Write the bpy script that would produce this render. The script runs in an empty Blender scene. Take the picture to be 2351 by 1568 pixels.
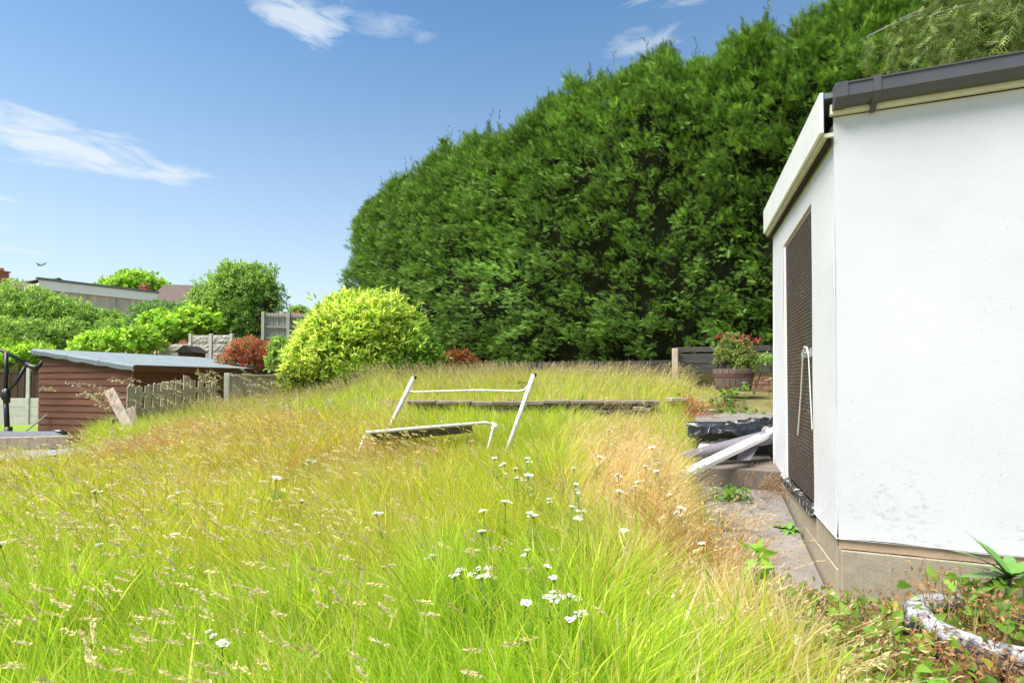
import bpy, bmesh, math, random
import numpy as np
from mathutils import Vector, Matrix
R = math.radians
random.seed(7)
rng = np.random.default_rng(11)
scene = bpy.context.scene
COL = scene.collection

# ------------------------------------------------------------------ camera, sky, sun, exposure
F = 1150.0 / 2351.0            # focal length in picture widths
PITCH = R(1.1)
SHIFT = 0.0280
CAM = (0.0, 0.0, 1.25)
cd = bpy.data.cameras.new('camera')
cam = bpy.data.objects.new('camera', cd); COL.objects.link(cam)
cam.location = CAM
cam.rotation_euler = (R(90) + PITCH, 0, 0)
cd.sensor_width = 36; cd.lens = 36 * F; cd.shift_y = SHIFT
cd.clip_start = 0.05; cd.clip_end = 5000
scene.camera = cam

SUN_EL, SUN_AZ = 61, 244        # degrees; azimuth clockwise from +Y (behind the camera, to the left)
SKY_K = 0.071
w = bpy.data.worlds.new('World'); scene.world = w; w.use_nodes = True
nt = w.node_tree; N = nt.nodes; L = nt.links; N.clear()
out = N.new('ShaderNodeOutputWorld'); bg = N.new('ShaderNodeBackground')
sky = N.new('ShaderNodeTexSky'); sky.sky_type = 'NISHITA'; sky.sun_disc = False
sky.sun_elevation = R(SUN_EL); sky.sun_rotation = R(SUN_AZ)
sky.air_density = 1.0; sky.dust_density = 0.5; sky.ozone_density = 1.0
bg.inputs[1].default_value = SKY_K
tc = N.new('ShaderNodeTexCoord'); sp = N.new('ShaderNodeSeparateXYZ')
L.new(tc.outputs['Generated'], sp.inputs[0])
def wm(op, a, b=None, c=None, clamp=False):
    n = N.new('ShaderNodeMath'); n.operation = op; n.use_clamp = clamp
    for i, v in enumerate((a, b, c)):
        if v is None: continue
        if isinstance(v, (int, float)): n.inputs[i].default_value = v
        else: L.new(v, n.inputs[i])
    return n.outputs[0]
az = wm('ARCTAN2', sp.outputs[0], sp.outputs[1]); el = wm('ARCSINE', sp.outputs[2])
cmb = N.new('ShaderNodeCombineXYZ')
L.new(wm('MULTIPLY', az, 9.0), cmb.inputs[0]); L.new(wm('MULTIPLY', el, 34.0), cmb.inputs[1])
nz = N.new('ShaderNodeTexNoise'); nz.inputs['Scale'].default_value = 1.0; nz.inputs['Detail'].default_value = 9
nz.inputs['Roughness'].default_value = 0.62; nz.inputs['Distortion'].default_value = 0.6
L.new(cmb.outputs[0], nz.inputs['Vector'])
noise = nz.outputs['Fac']
total = None
for a0, e0, wa, we, amp in ((-43.5, 19.2, 13.0, 2.8, 0.85), (-35.5, 18.9, 6.0, 1.5, 0.7), (-23.0, 34.4, 8.5, 3.2, 0.72), (-14.5, 34.6, 7.0, 1.6, 0.38),
                            (14.5, 33.4, 7.0, 1.6, 0.4), (20, 37.5, 11.0, 2.6, 0.55), (-47, 14.2, 4.0, 0.7, 0.6), (-47, 12.0, 4.0, 0.6, 0.6), (-46, 10.4, 5.0, 0.5, 0.5),
                            (-41.0, 32.0, 2.2, 0.5, 0.45), (40, 24, 20, 4.5, 0.7), (-95, 30, 18, 6, 0.8), (120, 32, 25, 6, 0.8), (175, 28, 25, 5, 0.8), (-150, 40, 22, 6, 0.8)):
    u = wm('DIVIDE', wm('SUBTRACT', az, R(a0)), R(wa)); v = wm('DIVIDE', wm('SUBTRACT', el, R(e0)), R(we))
    r2 = wm('ADD', wm('MULTIPLY', u, u), wm('MULTIPLY', v, v))
    m = wm('SUBTRACT', 1.0, r2, clamp=True)
    tt_ = wm('ADD', wm('MULTIPLY', wm('SUBTRACT', noise, 0.5), 4.2), wm('SUBTRACT', wm('MULTIPLY', m, 1.5), 0.75), clamp=True)
    dens = wm('MULTIPLY', wm('MULTIPLY', tt_, wm('MULTIPLY', m, 2.0, clamp=True)), amp, clamp=True)
    total = dens if total is None else wm('MAXIMUM', total, dens)
hz = wm('POWER', wm('SUBTRACT', 1.0, wm('ABSOLUTE', wm('SINE', el)), clamp=True), 2.6)   # pale summer haze low over the horizon
tint = N.new('ShaderNodeMixRGB'); tint.blend_type = 'MULTIPLY'; tint.inputs[0].default_value = 1; tint.inputs[2].default_value = (0.31, 0.70, 0.90, 1); L.new(sky.outputs[0], tint.inputs[1])
mixh = N.new('ShaderNodeMixRGB'); L.new(wm('MULTIPLY', hz, 1.0), mixh.inputs[0]); L.new(tint.outputs[0], mixh.inputs[1])
mixh.inputs[2].default_value = (4.7, 5.05, 5.2, 1)
mixc = N.new('ShaderNodeMixRGB'); L.new(total, mixc.inputs[0]); L.new(mixh.outputs[0], mixc.inputs[1])
mixc.inputs[2].default_value = (4.1, 4.5, 4.85, 1)
L.new(mixc.outputs[0], bg.inputs[0]); L.new(bg.outputs[0], out.inputs[0])

sl = bpy.data.lights.new('sun', 'SUN'); sl.energy = 3.1; sl.angle = R(40); sl.color = (1.0, 0.95, 0.88)
so = bpy.data.objects.new('sun', sl); COL.objects.link(so)
sd = Vector((math.sin(R(SUN_AZ)) * math.cos(R(SUN_EL)), math.cos(R(SUN_AZ)) * math.cos(R(SUN_EL)), math.sin(R(SUN_EL))))
so.rotation_euler = sd.to_track_quat('Z', 'Y').to_euler(); so.location = (-6, -9, 14)
vs = scene.view_settings
vs.view_transform = 'Standard'; vs.look = 'None'; vs.gamma = 1; vs.use_curve_mapping = False
vs.exposure = 1.55
scene.cycles.max_bounces = 8; scene.cycles.transparent_max_bounces = 8

# ------------------------------------------------------------------ photograph coordinates (2351 x 1568) -> place
def ray(px, py):
    xc = (px - 1175.5) / 1150.0
    yc = (784 - py) / 1150.0 + SHIFT * 2351 / 1150.0
    return np.array([xc, math.cos(PITCH) - yc * math.sin(PITCH), yc * math.cos(PITCH) + math.sin(PITCH)])
def P(px, py, d):
    r = ray(px, py); r = r * (d / r[1])
    return Vector((r[0], r[1], CAM[2] + r[2]))
# the white outbuilding's own frame: corner, door wall along E1, out of the door wall E2
C0 = np.array([1.78, 2.75]); E1 = np.array([0.347, 0.938]); E2 = np.array([-0.938, 0.347])
def BP(t, wv, z):
    p = C0 + E1 * t + E2 * wv
    return Vector((p[0], p[1], z))
def sstep(a, b, x):
    q = np.clip((x - a) / (b - a), 0, 1); return q * q * (3 - 2 * q)
def vnoise(p, seed=0):
    p = np.asarray(p, float); i = np.floor(p).astype(np.int64); f = p - i; f = f * f * (3 - 2 * f)
    def h(a, b, c):
        n = (a * 374761393 + b * 668265263 + c * 2147483647 + seed * 1274126177) & 0xffffffff
        n = ((n ^ (n >> 13)) * 1274126177) & 0xffffffff
        n = ((n ^ (n >> 16)) * 2246822519) & 0xffffffff
        return (n ^ (n >> 15)) / 4294967295.0
    r = 0
    for dx in (0, 1):
        for dy in (0, 1):
            for dz in (0, 1):
                wgt = (f[..., 0] if dx else 1 - f[..., 0]) * (f[..., 1] if dy else 1 - f[..., 1]) * (f[..., 2] if dz else 1 - f[..., 2])
                r = r + wgt * h(i[..., 0] + dx, i[..., 1] + dy, i[..., 2] + dz)
    return r
def fbm(p, seed=0, o=3):
    s = 0; a = 0.5; p = np.asarray(p, float)
    for k in range(o):
        s = s + a * vnoise(p, seed + k); p = p * 2.03 + 5.1; a *= 0.5
    return s / (1 - 0.5 ** o)
EDGE_Y = [-20, 3, 5.2, 6.0, 7, 8, 9, 10.5, 12, 14, 20, 60, 400]
EDGE_X = [-8, -6.6, -5.5, -5.3, -5.8, -6.2, -5.5, -4.75, -4.9, -5.6, -8.5, -25, -150]
def tw(x, y):
    dx, dy = x - C0[0], y - C0[1]
    return dx * E1[0] + dy * E1[1], dx * E2[0] + dy * E2[1]
def H(x, y):
    x = np.asarray(x, float); y = np.asarray(y, float)
    lf = sstep(-2.0, -4.8, x)
    lawn = np.clip(0.147 * (y - 2), -0.05, 0.74) * (1 - 0.33 * lf) - 0.16 * np.exp(-((x + 5.2) / 0.9) ** 2 - ((y - 5.7) / 1.0) ** 2)
    terr = np.clip(0.95 + 0.04 * (y - 7), 0.9, 1.4)
    k0_ = sstep(6.98, 7.06, y); k = k0_ + (sstep(7.4, 12.0, y) - k0_) * sstep(-2.3, -3.2, x)
    z = lawn * (1 - k) + terr * k
    d1 = (x - 0.2) * 0.649 + (y - 12) * 0.761; d2 = (x - 3.13) * 0.361 + (y - 9.5) * 0.932
    z = z + (1.62 - z) * sstep(0.06, 0.35, np.minimum(d1, d2)) * sstep(-2.5, -0.5, x)
    t, wv = tw(x, y)
    pz = np.where(t < 2.12, 0.125 * np.minimum(t, 1.9), np.where(t < 3.15, 0.38, 0.68)) - 0.06
    m = sstep(0.85, 0.70, wv) * sstep(-0.35, -0.05, t) * sstep(4.55, 4.35, t)
    z = z * (1 - m) + pz * m
    front = sstep(0.25, -0.05, wv) * sstep(0.05, -0.25, t)
    z = z * (1 - front) + np.minimum(z, -0.02) * front
    xe = np.interp(y, EDGE_Y, EDGE_X)
    nb = -0.2 + 2.5 * sstep(16.6, 20.5, y) + 1.2 * sstep(20, 34, y) + 0.8 * sstep(34, 60, y)
    mm = sstep(-0.55, 0.0, x - xe)
    z = z * mm + nb * (1 - mm)
    far = sstep(40, 90, np.hypot(x, y)); z = z * (1 - far) + 2.5 * far
    bump = (fbm(np.stack([x * 2.1, y * 2.1, x * 0], -1), 3, 2) - 0.5) * 0.07
    return z + bump * mm * (1 - m) * sstep(0.5, 1.5, y) * sstep(60, 20, y)
def hit(px, py, off=0.0):
    r = ray(px, py); r = r / r[1]; d = 0.8
    while d < 80:
        if CAM[2] + r[2] * d < float(H(r[0] * d, d)) + off: break
        d += 0.02
    return Vector((r[0] * d, d, CAM[2] + r[2] * d))

# ------------------------------------------------------------------ helpers
def tag(o, label=None, cat=None, group=None, kind=None):
    if label: o['label'] = label
    if cat: o['category'] = cat
    if group: o['group'] = group
    if kind: o['kind'] = kind
    return o
def thing(name, label, cat, loc, group=None):
    o = bpy.data.objects.new(name, None); COL.objects.link(o); o.location = loc; o.empty_display_size = 0.1
    return tag(o, label, cat, group)
def origin(par):
    v = Vector((0, 0, 0))
    while par is not None: v = v + par.location; par = par.parent
    return v
def link(name, me, mat=None, parent=None, kind=None):
    o = bpy.data.objects.new(name, me); COL.objects.link(o)
    if mat: me.materials.append(mat)
    if parent: o.parent = parent
    if kind: o['kind'] = kind
    return o
class MB:
    """collects shapes given in world coordinates"""
    def __init__(s): s.v = []; s.f = []
    def add(s, vs_, fs_):
        b = len(s.v); s.v += [Vector(v) for v in vs_]; s.f += [tuple(i + b for i in f) for f in fs_]; return s
    def box(s, c, size, rot=None, jit=0.0):
        c = Vector(c); hx, hy, hz = (q / 2 for q in size)
        Rm = rot if rot is not None else Matrix.Identity(3)
        vs_ = []
        for dz in (-hz, hz):
            for dx, dy in ((-hx, -hy), (hx, -hy), (hx, hy), (-hx, hy)):
                vs_.append(c + Rm @ Vector((dx + random.uniform(-jit, jit), dy + random.uniform(-jit, jit), dz + random.uniform(-jit, jit))))
        return s.add(vs_, [(3, 2, 1, 0), (4, 5, 6, 7), (0, 1, 5, 4), (1, 2, 6, 5), (2, 3, 7, 6), (3, 0, 4, 7)])
    def bar(s, a, b, wd, th, up=(0, 0, 1)):
        """a rectangular bar from a to b: wd across, th along up"""
        a = Vector(a); b = Vector(b); d = (b - a).normalized(); u = Vector(up); sd_ = d.cross(u).normalized(); u = sd_.cross(d).normalized()
        vs_ = []
        for p in (a, b):
            for i, j in ((-1, -1), (1, -1), (1, 1), (-1, 1)): vs_.append(p + sd_ * i * wd / 2 + u * j * th / 2)
        return s.add(vs_, [(3, 2, 1, 0), (4, 5, 6, 7), (0, 1, 5, 4), (1, 2, 6, 5), (2, 3, 7, 6), (3, 0, 4, 7)])
    def tube(s, pts, r, n=8, cap=True):
        pts = [Vector(p) for p in pts]; rs = r if isinstance(r, (list, tuple)) else [r] * len(pts)
        vs_ = []; fs_ = []; ref = Vector((0, 0, 1))
        for i, p in enumerate(pts):
            d = (pts[min(i + 1, len(pts) - 1)] - pts[max(i - 1, 0)]).normalized()
            if abs(d.dot(ref)) > 0.95: ref = Vector((1, 0, 0)) if abs(d.x) < 0.9 else Vector((0, 1, 0))
            a = d.cross(ref).normalized(); b = d.cross(a).normalized()
            for k in range(n):
                g = 2 * math.pi * k / n; vs_.append(p + (a * math.cos(g) + b * math.sin(g)) * rs[i])
        for i in range(len(pts) - 1):
            for k in range(n):
                fs_.append((i * n + k, i * n + (k + 1) % n, (i + 1) * n + (k + 1) % n, (i + 1) * n + k))
        if cap: fs_ += [tuple(range(n))[::-1], tuple((len(pts) - 1) * n + k for k in range(n))]
        return s.add(vs_, fs_)
    def extrude(s, prof, a, b, side, up):
        """a closed profile [(side, up)] swept from a to b"""
        a = Vector(a); b = Vector(b); side = Vector(side); up = Vector(up); n = len(prof)
        vs_ = [a + side * x + up * y for x, y in prof] + [b + side * x + up * y for x, y in prof]
        fs_ = [(k, (k + 1) % n, n + (k + 1) % n, n + k) for k in range(n)] + [tuple(range(n))[::-1], tuple(range(n, 2 * n))]
        return s.add(vs_, fs_)
    def build(s, name, mat=None, parent=None, bevel=0.0, smooth=False, kind=None):
        o0 = origin(parent); me = bpy.data.meshes.new(name)
        bm = bmesh.new(); vv = [bm.verts.new(v - o0) for v in s.v]
        for f in s.f:
            try: bm.faces.new([vv[i] for i in f])
            except ValueError: pass
        bmesh.ops.recalc_face_normals(bm, faces=bm.faces)
        if bevel > 0:
            bmesh.ops.bevel(bm, geom=[e for e in bm.edges if len(e.link_faces) == 2 and e.calc_face_angle(0) > 0.6], offset=bevel, segments=1, affect='EDGES', clamp_overlap=True)
        bm.to_mesh(me); bm.free()
        if smooth:
            me.shade_smooth()
        return link(name, me, mat, parent, kind)
def mesh_np(name, V, faces, C=None, mat=None, parent=None, kind=None, smooth=False):
    """V (n,3) world verts; faces: list of int arrays (m,k); C (n,3) colours"""
    o0 = np.array(origin(parent)); me = bpy.data.meshes.new(name)
    V = np.asarray(V, np.float32) - o0.astype(np.float32)
    me.vertices.add(len(V)); me.vertices.foreach_set('co', V.ravel())
    idx = np.concatenate([f.ravel() for f in faces]).astype(np.int32)
    tot = np.concatenate([np.full(len(f), f.shape[1], np.int32) for f in faces])
    st = np.concatenate([[0], np.cumsum(tot)[:-1]]).astype(np.int32)
    me.loops.add(len(idx)); me.loops.foreach_set('vertex_index', idx)
    me.polygons.add(len(tot)); me.polygons.foreach_set('loop_start', st)
    me.update(calc_edges=True)
    if C is not None:
        a = me.color_attributes.new('Col', 'FLOAT_COLOR', 'POINT')
        a.data.foreach_set('color', np.concatenate([np.asarray(C, np.float32), np.ones((len(C), 1), np.float32)], 1).ravel())
    if smooth: me.shade_smooth()
    return link(name, me, mat, parent, kind)
def norm(a): return a / np.maximum(np.linalg.norm(a, axis=-1, keepdims=True), 1e-9)
def template(tv, tf, pos, ax, up, size, cols, wid=None):
    """copies a small template (x across, y along, z out of plane) to many places; returns V, faces, colours"""
    tv = np.asarray(tv, float); tf = np.asarray(tf); n = len(pos); k = len(tv)
    ax = norm(ax); sd_ = norm(np.cross(ax, up)); nn = np.cross(sd_, ax)
    wid = size if wid is None else wid
    V = pos[:, None, :] + sd_[:, None, :] * (tv[None, :, 0:1] * wid[:, None, None]) + ax[:, None, :] * (tv[None, :, 1:2] * size[:, None, None]) + nn[:, None, :] * (tv[None, :, 2:3] * size[:, None, None])
    Fc = tf[None] + (np.arange(n) * k)[:, None, None]
    Cc = np.repeat(cols[:, None, :], k, 1)
    return V.reshape(-1, 3), Fc.reshape(-1, tf.shape[1]), Cc.reshape(-1, 3)
def join(parts):
    V = []; Fs = {}; Cs = []; b = 0
    for v, f, c in parts:
        V.append(v); Cs.append(c); Fs.setdefault(f.shape[1], []).append(f + b); b += len(v)
    return np.concatenate(V), [np.concatenate(x) for x in Fs.values()], np.concatenate(Cs)
LEAF_V = [(0, 0, 0), (0.5, 0.45, 0.1), (0, 0.5, -0.02), (-0.5, 0.45, 0.1), (0, 1, -0.08)]
LEAF_F = [(0, 1, 2), (2, 1, 4), (0, 2, 3), (3, 2, 4)]
def pick(cols, n, wts=None, var=0.15):
    cols = np.asarray(cols, float); i = rng.choice(len(cols), n, p=None if wts is None else np.array(wts) / sum(wts))
    return cols[i] * (1 + rng.uniform(-var, var, (n, 1))) * (1 + rng.uniform(-0.05, 0.05, (n, 3)))
def rand_dir(n):
    return norm(rng.normal(size=(n, 3)))

# ------------------------------------------------------------------ materials
def mat(name, col, rough=0.8, var=0.22, scale=6, bump=0.15, bscale=50, col2=None, thr=None, spec=0.3, metal=0, stretch=(1, 1, 1), soft=0.08):
    m = bpy.data.materials.new(name); m.use_nodes = True
    n = m.node_tree.nodes; l = m.node_tree.links; b = n['Principled BSDF']
    b.inputs['Roughness'].default_value = rough; b.inputs['Metallic'].default_value = metal
    b.inputs['Specular IOR Level'].default_value = spec
    t = n.new('ShaderNodeTexCoord'); mp = n.new('ShaderNodeMapping'); mp.inputs['Scale'].default_value = stretch
    l.new(t.outputs['Object'], mp.inputs[0])
    z = n.new('ShaderNodeTexNoise'); z.inputs['Scale'].default_value = scale; z.inputs['Detail'].default_value = 6; z.inputs['Roughness'].default_value = 0.65
    l.new(mp.outputs[0], z.inputs['Vector'])
    rp = n.new('ShaderNodeValToRGB'); e = rp.color_ramp.elements
    e[0].position = 0.3; e[1].position = 0.7
    e[0].color = (*[c * (1 - var) for c in col], 1); e[1].color = (*[min(1, c * (1 + var)) for c in col], 1)
    l.new(z.outputs['Fac'], rp.inputs[0]); src = rp.outputs[0]
    if col2 is not None:
        z2 = n.new('ShaderNodeTexNoise'); z2.inputs['Scale'].default_value = scale * 2.3; z2.inputs['Detail'].default_value = 8; z2.inputs['Roughness'].default_value = 0.7
        l.new(mp.outputs[0], z2.inputs['Vector'])
        r2 = n.new('ShaderNodeValToRGB'); r2.color_ramp.elements[0].position = thr; r2.color_ramp.elements[1].position = thr + soft
        l.new(z2.outputs['Fac'], r2.inputs[0])
        mx = n.new('ShaderNodeMixRGB'); l.new(r2.outputs[0], mx.inputs[0]); l.new(src, mx.inputs[1]); mx.inputs[2].default_value = (*col2, 1); src = mx.outputs[0]
    l.new(src, b.inputs['Base Color'])
    if bump > 0:
        zb = n.new('ShaderNodeTexNoise'); zb.inputs['Scale'].default_value = bscale; zb.inputs['Detail'].default_value = 5
        l.new(mp.outputs[0], zb.inputs['Vector'])
        bp = n.new('ShaderNodeBump'); bp.inputs['Strength'].default_value = bump; bp.inputs['Distance'].default_value = 0.02
        l.new(zb.outputs['Fac'], bp.inputs['Height']); l.new(bp.outputs[0], b.inputs['Normal'])
    return m
def leafmat(name, trans=0.35, rough=0.5, spec=0.25, boost=1.3):
    m = bpy.data.materials.new(name); m.use_nodes = True
    n = m.node_tree.nodes; l = m.node_tree.links; b = n['Principled BSDF']; o = n['Material Output']
    a = n.new('ShaderNodeVertexColor'); a.layer_name = 'Col'
    l.new(a.outputs[0], b.inputs['Base Color']); b.inputs['Roughness'].default_value = rough; b.inputs['Specular IOR Level'].default_value = spec
    tr = n.new('ShaderNodeBsdfTranslucent'); mu = n.new('ShaderNodeMixRGB'); mu.blend_type = 'MULTIPLY'; mu.inputs[0].default_value = 1
    l.new(a.outputs[0], mu.inputs[1]); mu.inputs[2].default_value = (boost, boost, boost * 0.7, 1); l.new(mu.outputs[0], tr.inputs[0])
    mx = n.new('ShaderNodeMixShader'); mx.inputs[0].default_value = trans
    l.new(b.outputs[0], mx.inputs[1]); l.new(tr.outputs[0], mx.inputs[2]); l.new(mx.outputs[0], o.inputs[0])
    return m
M = {}
M['leaf'] = leafmat('leaf', 0.45, 0.5, 0.25, 1.6)
M['leaf_yellow'] = leafmat('yellow_leaf', 0.5, 0.45, 0.3, 1.7)
M['grass'] = leafmat('grass_blade', 0.5, 0.5, 0.25, 1.5)
M['conifer'] = leafmat('conifer_spray', 0.25, 0.6, 0.2, 1.2)
M['petal'] = leafmat('petal', 0.3, 0.7, 0.1, 1.0)
M['seed'] = leafmat('seed_head', 0.4, 0.8, 0.1, 1.0)
M['bark'] = mat('bark', (0.11, 0.075, 0.05), 0.9, 0.35, 12, 0.6, 40, stretch=(1, 1, 0.25))
M['soil'] = mat('soil', (0.20, 0.17, 0.07), 0.95, 0.45, 5, 0.5, 30, col2=(0.20, 0.23, 0.04), thr=0.5, soft=0.2)
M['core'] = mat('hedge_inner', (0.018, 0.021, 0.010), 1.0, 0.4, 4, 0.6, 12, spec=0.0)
M['concrete'] = mat('concrete', (0.17, 0.145, 0.12), 0.92, 0.25, 5, 0.5, 90, col2=(0.09, 0.075, 0.06), thr=0.56, soft=0.16)
M['path'] = mat('path_concrete', (0.225, 0.20, 0.178), 0.92, 0.25, 3.5, 0.6, 70, col2=(0.10, 0.086, 0.074), thr=0.53, soft=0.18)
M['aggregate'] = mat('aggregate_concrete', (0.38, 0.32, 0.235), 0.9, 0.16, 25, 0.25, 160, col2=(0.25, 0.205, 0.145), thr=0.60, soft=0.10)
M['tan'] = mat('tan_mortar', (0.58, 0.40, 0.27), 0.9, 0.12, 9, 0.2, 70)
M['plastic_white'] = mat('white_plastic', (0.78, 0.78, 0.76), 0.4, 0.06, 5, 0.03, 30, col2=(0.45, 0.43, 0.38), thr=0.70, soft=0.12)
M['cream'] = mat('cream_paint', (0.66, 0.63, 0.49), 0.6, 0.12, 8, 0.1, 40, col2=(0.30, 0.24, 0.12), thr=0.66, soft=0.08)
M['gutter'] = mat('grey_gutter_plastic', (0.085, 0.085, 0.095), 0.42, 0.12, 6, 0.03, 60, spec=0.4)
M['gap'] = mat('dark_gap', (0.03, 0.025, 0.02), 0.95, 0.3, 20, 0.2, 50)
M['paint_pipe'] = mat('chipped_white_paint', (0.74, 0.73, 0.68), 0.55, 0.06, 20, 0.2, 80, col2=(0.10, 0.075, 0.06), thr=0.585, soft=0.03)
M['roof_felt'] = mat('roof_felt', (0.205, 0.245, 0.25), 0.85, 0.15, 4, 0.3, 80, col2=(0.26, 0.31, 0.31), thr=0.56, soft=0.2)
M['shed_brown'] = mat('brown_stain', (0.150, 0.063, 0.035), 0.75, 0.28, 3, 0.35, 25, stretch=(0.5, 0.5, 9), col2=(0.085, 0.035, 0.024), thr=0.56, soft=0.2)
M['grey_wood'] = mat('weathered_wood', (0.50, 0.40, 0.32), 0.9, 0.3, 3, 0.5, 30, stretch=(7, 7, 0.7), col2=(0.14, 0.10, 0.075), thr=0.56, soft=0.16)
M['pale_wood'] = mat('pale_weathered_wood', (0.42, 0.40, 0.32), 0.9, 0.22, 3, 0.4, 30, stretch=(7, 7, 0.7), col2=(0.27, 0.26, 0.18), thr=0.58, soft=0.16)
M['dark_wood'] = mat('dark_old_timber', (0.040, 0.039, 0.034), 0.9, 0.4, 3, 0.5, 25, stretch=(1, 1, 8), col2=(0.15, 0.145, 0.125), thr=0.60, soft=0.1)
M['brown_fence'] = mat('brown_fence_paint', (0.085, 0.045, 0.035), 0.85, 0.3, 3, 0.4, 30, stretch=(8, 8, 0.6), col2=(0.20, 0.15, 0.13), thr=0.66, soft=0.1)
M['pale_concrete'] = mat('pale_concrete', (0.56, 0.52, 0.45), 0.9, 0.12, 3, 0.3, 60, col2=(0.40, 0.36, 0.31), thr=0.57, soft=0.16)
M['rock_face'] = mat('rock_face_concrete', (0.46, 0.41, 0.34), 0.9, 0.15, 8, 0.8, 22, col2=(0.33, 0.28, 0.23), thr=0.57, soft=0.12)
M['black_metal'] = mat('black_powder_coat', (0.014, 0.014, 0.016), 0.4, 0.2, 10, 0.03, 60, spec=0.5)
M['grey_metal'] = mat('zinc_plate', (0.42, 0.42, 0.43), 0.45, 0.15, 30, 0.1, 80, metal=0.6)
M['cord'] = mat('white_cord', (0.75, 0.73, 0.70), 0.7, 0.08, 50, 0.1, 300)
M['stone'] = mat('pale_stone', (0.40, 0.36, 0.31), 0.92, 0.25, 9, 0.6, 50, col2=(0.22, 0.19, 0.16), thr=0.56, soft=0.15)
M['grey_stone'] = mat('grey_stone', (0.24, 0.21, 0.18), 0.92, 0.3, 9, 0.7, 50, col2=(0.11, 0.10, 0.08), thr=0.55, soft=0.15)
M['coping'] = mat('brown_coping_stone', (0.27, 0.22, 0.175), 0.92, 0.3, 9, 0.6, 50, col2=(0.13, 0.11, 0.08), thr=0.54, soft=0.15)
M['red_brick'] = mat('red_brick', (0.42, 0.16, 0.085), 0.9, 0.25, 9, 0.4, 40)
M['old_brick'] = mat('old_brown_brick', (0.24, 0.13, 0.085), 0.9, 0.3, 9, 0.4, 40, col2=(0.16, 0.12, 0.09), thr=0.55, soft=0.15)
M['brown_tile'] = mat('brown_roof_tile', (0.13, 0.095, 0.075), 0.9, 0.25, 6, 0.5, 14)
M['slate'] = mat('grey_roof_slate', (0.17, 0.19, 0.22), 0.7, 0.15, 5, 0.3, 20)
M['white_board'] = mat('white_boards', (0.88, 0.87, 0.85), 0.6, 0.05, 4, 0.05, 30)
M['beige_wall'] = mat('beige_render', (0.55, 0.48, 0.39), 0.9, 0.2, 2, 0.2, 20, stretch=(3, 3, 0.3))
M['barrel'] = mat('barrel_oak', (0.20, 0.145, 0.125), 0.85, 0.3, 4, 0.4, 40, stretch=(5, 5, 0.8), col2=(0.10, 0.07, 0.06), thr=0.58, soft=0.12)
M['rust'] = mat('rusty_iron', (0.13, 0.062, 0.045), 0.85, 0.3, 18, 0.3, 80)
M['bag'] = mat('black_polythene', (0.022, 0.023, 0.027), 0.28, 0.3, 10, 0.1, 40, spec=0.6)
M['purple'] = mat('grey_mauve_sheet', (0.20, 0.175, 0.20), 0.4, 0.15, 6, 0.05, 40, spec=0.5)
M['rag'] = mat('white_cloth', (0.70, 0.69, 0.66), 0.85, 0.1, 12, 0.5, 40)
M['mesh_grey'] = mat('grey_wire_mesh', (0.30, 0.31, 0.32), 0.6, 0.3, 60, 0.6, 120, col2=(0.14, 0.14, 0.14), thr=0.55, soft=0.05)
M['grey_board'] = mat('grey_painted_board', (0.24, 0.245, 0.27), 0.8, 0.12, 5, 0.2, 50)
M['bird'] = mat('bird_feathers', (0.10, 0.10, 0.10), 0.8, 0.2, 20, 0, 10)
M['mown'] = mat('mown_turf', (0.20, 0.29, 0.035), 0.95, 0.15, 3, 0.8, 60)
# white render: fine roughcast, grime near the foot and thin streaks
def render_mat():
    m = mat('white_render', (0.635, 0.63, 0.65), 0.92, 0.055, 1.7, 0.13, 210, spec=0.15)
    n = m.node_tree.nodes; l = m.node_tree.links; b = n['Principled BSDF']
    src = b.inputs['Base Color'].links[0].from_socket
    g = n.new('ShaderNodeNewGeometry'); s = n.new('ShaderNodeSeparateXYZ'); l.new(g.outputs['Position'], s.inputs[0])
    def noise_(sc, det, st):
        mp = n.new('ShaderNodeMapping'); mp.inputs['Scale'].default_value = st; l.new(g.outputs['Position'], mp.inputs[0])
        z = n.new('ShaderNodeTexNoise'); z.inputs['Scale'].default_value = sc; z.inputs['Detail'].default_value = det; z.inputs['Roughness'].default_value = 0.7
        l.new(mp.outputs[0], z.inputs['Vector']); return z.outputs['Fac']
    def mm(op, a, c, clamp=True):
        q = n.new('ShaderNodeMath'); q.operation = op; q.use_clamp = clamp
        for i, v in enumerate((a, c)):
            if isinstance(v, (int, float)): q.inputs[i].default_value = v
            else: l.new(v, q.inputs[i])
        return q.outputs[0]
    low = mm('MULTIPLY', mm('SUBTRACT', 1.0, mm('MULTIPLY', mm('SUBTRACT', s.outputs[2], 0.36, False), 1.7, False)), 1.0)
    sp1 = mm('MULTIPLY', mm('SUBTRACT', noise_(26, 7, (1, 1, 1.6)), 0.52, False), 7.0)
    pt1 = mm('MULTIPLY', mm('SUBTRACT', noise_(3.0, 4, (1, 1, 0.8)), 0.42, False), 4.0)
    d1 = mm('MULTIPLY', mm('MULTIPLY', low, sp1), pt1)
    d2 = mm('MULTIPLY', mm('MULTIPLY', mm('SUBTRACT', noise_(50, 5, (1, 1, 0.45)), 0.60, False), 8.0), mm('MULTIPLY', mm('SUBTRACT', noise_(1.3, 3, (1, 1, 1)), 0.5, False), 4.0))
    mx = n.new('ShaderNodeMixRGB'); l.new(mm('ADD', mm('MULTIPLY', d1, 0.95), mm('MULTIPLY', d2, 0.9)), mx.inputs[0]); l.new(src, mx.inputs[1]); mx.inputs[2].default_value = (0.27, 0.24, 0.20, 1)
    l.new(mx.outputs[0], b.inputs['Base Color'])
    return m
M['render'] = render_mat()
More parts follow.
